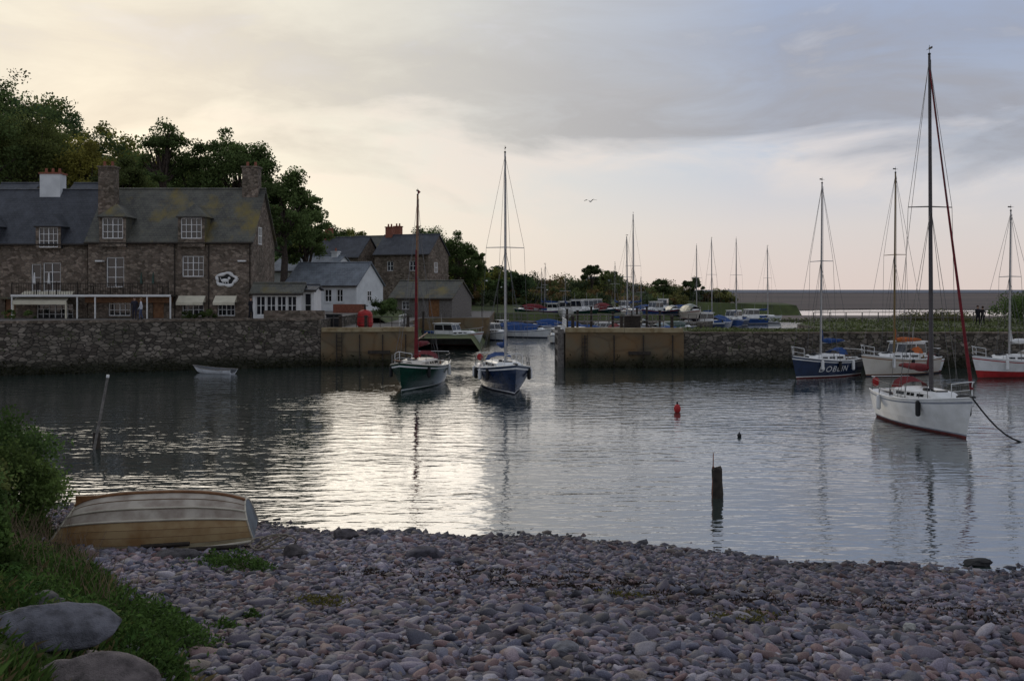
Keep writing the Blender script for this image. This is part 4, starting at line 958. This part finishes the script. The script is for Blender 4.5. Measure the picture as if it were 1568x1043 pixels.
for k in range(700):
    y_=random.uniform(13,22.5); x_=xb(y_)+random.uniform(-1.6,.5); z_=float(beach(np.array(x_),np.array(y_))); h=random.uniform(.25,.75)
    mb.tube((x_,y_,z_),(x_+random.uniform(-.3,.35),y_+random.uniform(-.2,.2),z_+h),.007,.003,0,3,False)
mb.obj('dead_stalks',[M('dry_stalk',(.26,.19,.12),(.13,.09,.06))])
L=[]
for k in range(150):
    t=random.random(); x_=-2.8+t*12+random.gauss(0,.2); y_=18.1-.2*t*12+random.gauss(0,.65)+.3*math.sin(x_*1.3)
    n_=random.randint(6,40); P=np.stack([rng.normal(x_,.2,n_),rng.normal(y_,.06,n_),np.zeros(n_)],1); P[:,2]=beach(P[:,0],P[:,1])+.05
    L.append(cards(P,.042,np.array([(.03,.020,.014)])*rng.uniform(.5,1.8,n_)[:,None],.0,.35))
for (px,D_) in ((490,15.2),(505,14.9),(955,16.2),(1130,15),(1160,15.2),(1140,14.7)):
    x_=sx(px,D_); n_=160; P=np.stack([rng.normal(x_,.22,n_),rng.normal(D_,.12,n_),np.zeros(n_)],1); P[:,2]=beach(P[:,0],P[:,1])+.05+rng.uniform(0,.04,n_)
    L.append(cards(P,.035,np.array([(.12,.11,.03)])*rng.uniform(.5,1.5,n_)[:,None],0,.4))
V,Fc,C=joinc(L); np_mesh('seaweed',V,Fc,[grassm],C)

# ------------------------------------------------------------ people, gull
def person(x,y,z,rz,H=1.72,coat=(.02,.02,.025),leg=(.03,.03,.04),stride=.12,arm=.15,hair=(.05,.03,.02)):
    k=H/1.72
    J=[((0,0,.93),.13),((0,0,1.12),.125),((0,0,1.34),.15),((0,0,1.47),.06),((0,-.01,1.54),.058),((0,-.02,1.63),.098),((0,0,1.69),.08)]
    E=[(0,1),(1,2),(2,3),(3,4),(4,5),(5,6)]
    def add(p,r,par): J.append((p,r)); E.append((par,len(J)-1)); return len(J)-1
    for s in (1,-1):
        h=add((s*.09,0,.86),.095,0); kn=add((s*.10,-.04-s*stride*.5,.48),.062,h); an=add((s*.10,.03-s*stride,.09),.042,kn); add((s*.11,-.16-s*stride,.04),.036,an)
        sh_=add((s*.18,0,1.40),.062,2); el=add((s*.25,.03+s*arm*.4,1.13),.045,sh_); wr=add((s*.25,-.06+s*arm,.88),.030,el); pa=add((s*.25,-.08+s*arm,.81),.030,wr)
        for q,l in ((-.024,.075),(-.008,.09),(.008,.085),(.022,.065)): f=add((s*.25,-.08+s*arm+q,.81-l*.6),.009,pa); add((s*.245,-.09+s*arm+q,.81-l),.008,f)
        f=add((s*.24,-.115+s*arm,.80),.010,pa); add((s*.235,-.125+s*arm,.77),.009,f)
    me=bpy.data.meshes.new('person'); me.from_pydata([tuple(c*k for c in p) for p,_ in J],E,[])
    e=empty('person',(x,y,z),rz)
    o=bpy.data.objects.new('body',me); scene.collection.objects.link(o); o.parent=e
    m=o.modifiers.new('skin','SKIN')
    for i,(_,r) in enumerate(J): me.skin_vertices[0].data[i].radius=(r*k,r*k)
    me.skin_vertices[0].data[0].use_root=True
    s=o.modifiers.new('sub','SUBSURF'); s.levels=1; s.render_levels=2
    mt,nt,b=base('clothes',.85,.2); tcn=N(nt,'ShaderNodeTexCoord'); spx=N(nt,'ShaderNodeSeparateXYZ'); nt.links.new(tcn.outputs['Object'],spx.inputs[0])
    dv_=N(nt,'ShaderNodeMath',operation='DIVIDE'); nt.links.new(spx.outputs[2],dv_.inputs[0]); dv_.inputs[1].default_value=1.8*k
    nt.links.new(ramp(nt,dv_.outputs[0],[(0,(.02,.015,.012)),(.06,leg),(.475,coat),(.815,(.42,.26,.19))],'CONSTANT'),b.inputs['Base Color'])
    me.materials.append(mt)
    mb=MB(); hz=1.66*k; mb.ball((0,.015*k,hz+.015),(.102*k,.112*k,.115*k),0,14,9); mb.ball((0,-.118*k,hz-.03),(.014,.02,.02),1,6,5)
    for s in (1,-1): mb.ball((s*.1*k,-.01,hz-.03),(.012,.025,.035),1,6,5)
    mb.obj('hair',[M('hair%.2f'%hair[0],hair),M('skin_tone',(.42,.26,.19))],e)
person(sx(206,77.6),77.6,3.62,R(20),1.74,(.03,.03,.045),(.03,.03,.05))
person(sx(216,77.4),77.4,3.62,R(-70),1.66,(.55,.57,.62),(.08,.10,.17),hair=(.2,.12,.06))
person(sx(1497,93),93,2.62,R(10),1.82,(.015,.015,.02),(.015,.015,.02))
person(sx(1506,93),93.2,2.62,R(170),1.75,(.02,.018,.02),(.015,.015,.02))
person(sx(384,78.6),78.6,3.62,R(60),1.72,(.02,.02,.025),(.02,.02,.025))
mb=MB(); 
mb.ball((0,0,0),(.21,.06,.055),0,12,8); mb.ball((.22,0,.03),(.055,.04,.04),0,8,6); mb.tube((.26,0,.03),(.32,0,.015),.015,.005,2,6); mb.tri((-.18,-.03,0),(-.34,0,.01),(-.18,.03,0),0)
for s in (1,-1):
    W=[(.09,s*.05,.03),(-.08,s*.05,.02),(.13,s*.32,.20),(-.05,s*.30,.17),(.0,s*.66,.10),(-.07,s*.62,.09)]
    mb.add(W,[(0,1,3,2),(2,3,5,4)],1)
mb.obj('seagull',[white,M('gull_wing',(.16,.16,.17)),orange],None,(sx(904,90),90,sz(309,90)),R(240))
